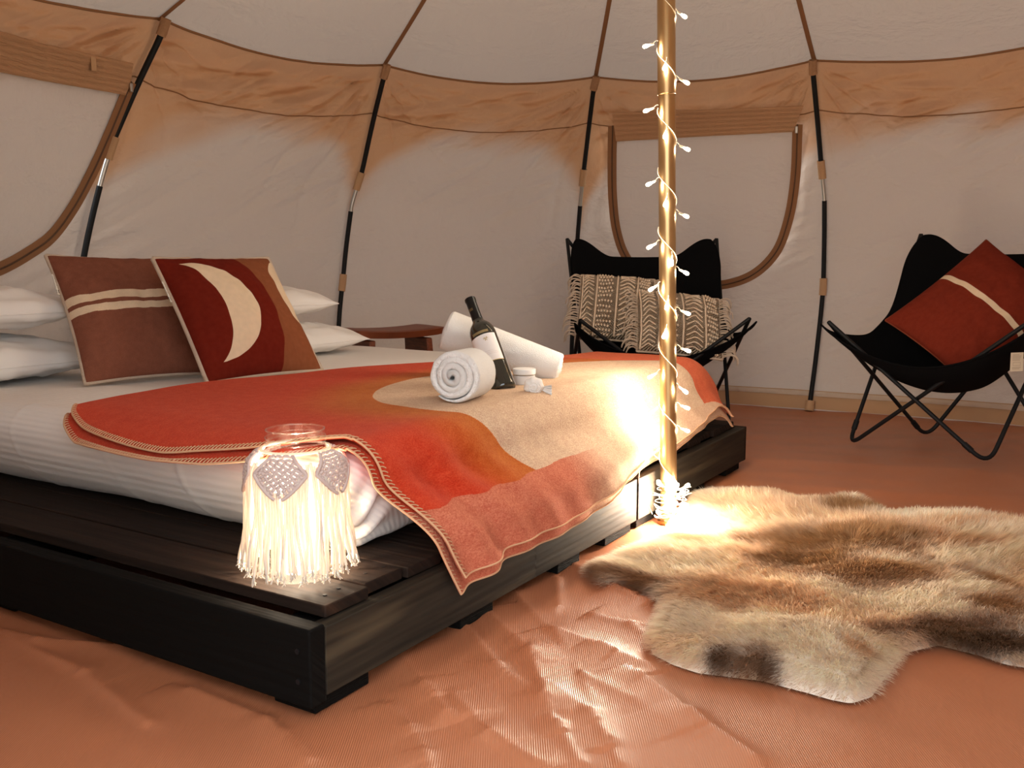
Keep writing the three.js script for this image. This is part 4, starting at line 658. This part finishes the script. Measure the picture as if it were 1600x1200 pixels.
// ------------------------------------------------------------------ animal hide on the groundsheet
{
  const o = thing('hide_rug', 'cream and brown furry animal hide spread on the floor beside the bed', 'rug'), fl = (x, y) => onH(x, y, 0.012);
  const outline = [[1040, 842], [1075, 800], [1085, 772], [1127, 766], [1195, 767], [1240, 779], [1285, 786], [1330, 779], [1361, 792], [1388, 804], [1433, 798], [1478, 808], [1512, 803], [1545, 814], [1600, 826], [1680, 838], [1740, 860], [1700, 905], [1730, 960], [1745, 1030], [1690, 1050], [1600, 1036], [1573, 1032], [1532, 1018], [1465, 1002], [1415, 1014], [1392, 1040], [1362, 1082], [1330, 1092], [1298, 1086], [1267, 1077], [1213, 1063], [1190, 1057], [1132, 1050], [1091, 1045], [1051, 1032], [1020, 1016], [1014, 1000], [1030, 962], [1038, 940], [1010, 926], [975, 918], [938, 912], [912, 895], [936, 884], [970, 868], [1000, 854]].map(([x, y]) => { const p = fl(x, y); return [p.x, p.z]; });
  const inside = (x, z) => { let c = false; for (let i = 0, j = outline.length - 1; i < outline.length; j = i++) { const [xi, zi] = outline[i], [xj, zj] = outline[j]; if ((zi > z) !== (zj > z) && x < (xj - xi) * (z - zi) / (zj - zi) + xi) c = !c; } return c; };
  const toEdge = (x, z) => { let m = 9; for (let i = 0, j = outline.length - 1; i < outline.length; j = i++) { const [x0, z0] = outline[j], [x1, z1] = outline[i], dx = x1 - x0, dz = z1 - z0, t = clamp(((x - x0) * dx + (z - z0) * dz) / (dx * dx + dz * dz)); m = Math.min(m, Math.hypot(x - x0 - t * dx, z - z0 - t * dz)); } return m; };
  const blobs = [[1310, 850, 0.32, 0.16, 0], [1250, 880, 0.16, 0.1, 0], [1360, 900, 0.22, 0.12, 1], [1330, 800, 0.14, 0.1, 0], [1180, 940, 0.22, 0.1, 2], [1113, 1050, 0.035, 0.055, 3], [1160, 1058, 0.055, 0.06, 4], [1203, 1068, 0.03, 0.035, 3], [960, 905, 0.13, 0.05, 4], [1020, 915, 0.12, 0.05, 4], [1480, 990, 0.2, 0.07, 4], [1580, 1010, 0.2, 0.06, 3], [1540, 910, 0.05, 0.14, 1], [1555, 960, 0.06, 0.08, 1], [1360, 1035, 0.04, 0.05, 2], [1090, 850, 0.1, 0.05, 2], [1480, 830, 0.2, 0.05, 2], [1500, 860, 0.1, 0.06, 2]].map(([x, y, rx, rz, k]) => { const p = fl(x, y); return [p.x, p.z, rx, rz, k]; });
  const tones = [[0.44, 0.25, 0.11], [0.52, 0.31, 0.15], [0.76, 0.55, 0.36], [0.2, 0.1, 0.05], [0.38, 0.21, 0.11]], base0 = [0.95, 0.84, 0.71];
  const colAt = (x, z) => { const n = noise(x * 9, z * 9, 2), w0 = 0.05 * noise(x * 5, z * 5, 4), w1 = 0.05 * noise(x * 5 + 9, z * 5, 8); let c = base0.map((q, i) => q * (1 + 0.14 * n) * (1 - 0.1 * i * sm(-0.2, 0.5, noise(x * 3, z * 3, 6)))); for (const [bx, bz, rx, rz, k] of blobs) { const d = Math.hypot((x + w0 - bx) / rx, (z + w1 - bz) / rz) + 0.35 * noise(x * 12, z * 12, k), t = 0.92 * sm(1.15, 0.35, d); c = c.map((q, i) => lerp(q, tones[k][i], t)); } return c; };
  const pf = fl(1215, 1000), lump = (x, z) => 0.022 + 0.024 * noise(x * 3.5, z * 3.5, 1) + 0.011 * noise(x * 9, z * 9, 5) + 0.03 * Math.exp(-(((x - pf.x) / 0.3) ** 2) - ((z - pf.z) / 0.16) ** 2);
  const hAt = (x, z, d) => { const T = Math.max(0.012, lump(x, z)), q = clamp(d / (0.035 + 0.6 * T)); return 0.003 + T * Math.sqrt(1 - (1 - q) * (1 - q)); };
  const nearest = (x, z) => { let m = 9, b = null; for (let i = 0, j = outline.length - 1; i < outline.length; j = i++) { const [x0, z0] = outline[j], [x1, z1] = outline[i], dx = x1 - x0, dz = z1 - z0, t = clamp(((x - x0) * dx + (z - z0) * dz) / (dx * dx + dz * dz)), d = Math.hypot(x - x0 - t * dx, z - z0 - t * dz); if (d < m) { m = d; b = [x0 + t * dx, z0 + t * dz]; } } return b; };
  // skin: a fine grid cut by the outline
  const bx = [Math.min(...outline.map((p) => p[0])), Math.max(...outline.map((p) => p[0]))], bz = [Math.min(...outline.map((p) => p[1])), Math.max(...outline.map((p) => p[1]))], nx = 130, nz = 110, G = (u, v) => [lerp(bx[0], bx[1], u), lerp(bz[0], bz[1], v)];
  const cell = 1.1 * Math.max((bx[1] - bx[0]) / nx, (bz[1] - bz[0]) / nz);
  const skin = surf(nx, nz, (u, v) => { const [x, z] = G(u, v), e = toEdge(x, z); if (e < cell) { const q = nearest(x, z); return V(q[0], 0.003, q[1]); } return V(x, inside(x, z) ? hAt(x, z, e) - 0.003 : 0.003, z); },
    { flip: true, keep: (u, v) => [[-0.5, -0.5], [0.5, -0.5], [-0.5, 0.5], [0.5, 0.5]].every(([p, q]) => { const [x, z] = G(u + p / nx, v + q / nz); return inside(x, z) || toEdge(x, z) < cell; }) && inside(...G(u, v)), col: (u, v, p) => colAt(p.x, p.z).map((c) => c * 0.8) });
  part('skin', skin, cloth(0xffffff, { vertexColors: true }), o);
  // fur: short curved blades lying along the coat
  const blade = surf(1, 3, (u, v) => V((u - 0.5) * (1 - v) ** 0.7, 0.55 * v - 0.30 * v * v, v)), N = 170000;
  const fur = new THREE.InstancedMesh(blade, cloth(0xffffff, { transmission: 0.55, thickness: 0, specularIntensity: 0 }), N); fur.name = 'fur'; fur.userData.kind = 'stuff'; fur.castShadow = fur.receiveShadow = true;
  const m = new THREE.Matrix4(), col = new THREE.Color(), c0 = fl(1330, 850); let k = 0;
  while (k < N) {
    const x = R(bx[0], bx[1]), z = R(bz[0], bz[1]); if (!inside(x, z)) continue;
    const d = toEdge(x, z); if (k > N * 0.85 && d > 0.03) continue;
    const dE = d, h = hAt(x, z, dE), out = V(x - c0.x, 0, (z - c0.z) * 1.2).normalize(), flow = out.multiplyScalar(0.9).add(V(-0.35, 0, 0.35)).add(V(0.7 * noise(x * 4, z * 4, 7), 0, 0.7 * noise(x * 4, z * 4, 9))).add(V(R(-0.35, 0.35), 0, R(-0.35, 0.35))); const ed = Math.exp(-d / 0.035), q0 = nearest(x, z); flow.addScaledVector(V(q0[0] - x, 0, q0[1] - z).normalize(), 1.3 * ed); flow.x += 0.6 * noise(x * 38, z * 38, 3); flow.z += 0.6 * noise(x * 38, z * 38, 13); flow.y = lerp(0.18 + R(0, 0.38), R(-0.45, 0.2), ed); flow.normalize();
    const side = V(flow.z, 0, -flow.x).normalize(), upv = flow.clone().cross(side).negate(); if (upv.y < 0) upv.negate();
    const len = R(0.02, 0.042) * (1 + 0.35 * noise(x * 6, z * 6)) * lerp(0.75, 1, clamp(d / 0.03)), w = R(0.0012, 0.0026);
    m.makeBasis(side.multiplyScalar(w), upv.multiplyScalar(len), flow.clone().multiplyScalar(len)).setPosition(x, h - 0.001, z); fur.setMatrixAt(k, m);
    const c = colAt(x + R(-0.012, 0.012), z + R(-0.012, 0.012)), q = R(0.82, 1.22) * (1 + 0.2 * noise(x * 55, z * 55, 2)); col.setRGB(Math.min(1, c[0] * q), Math.min(1, c[1] * q), Math.min(1, c[2] * q)); fur.setColorAt(k, col); k++;
  }
  o.add(fur);
}
renderer.render(scene, camera);
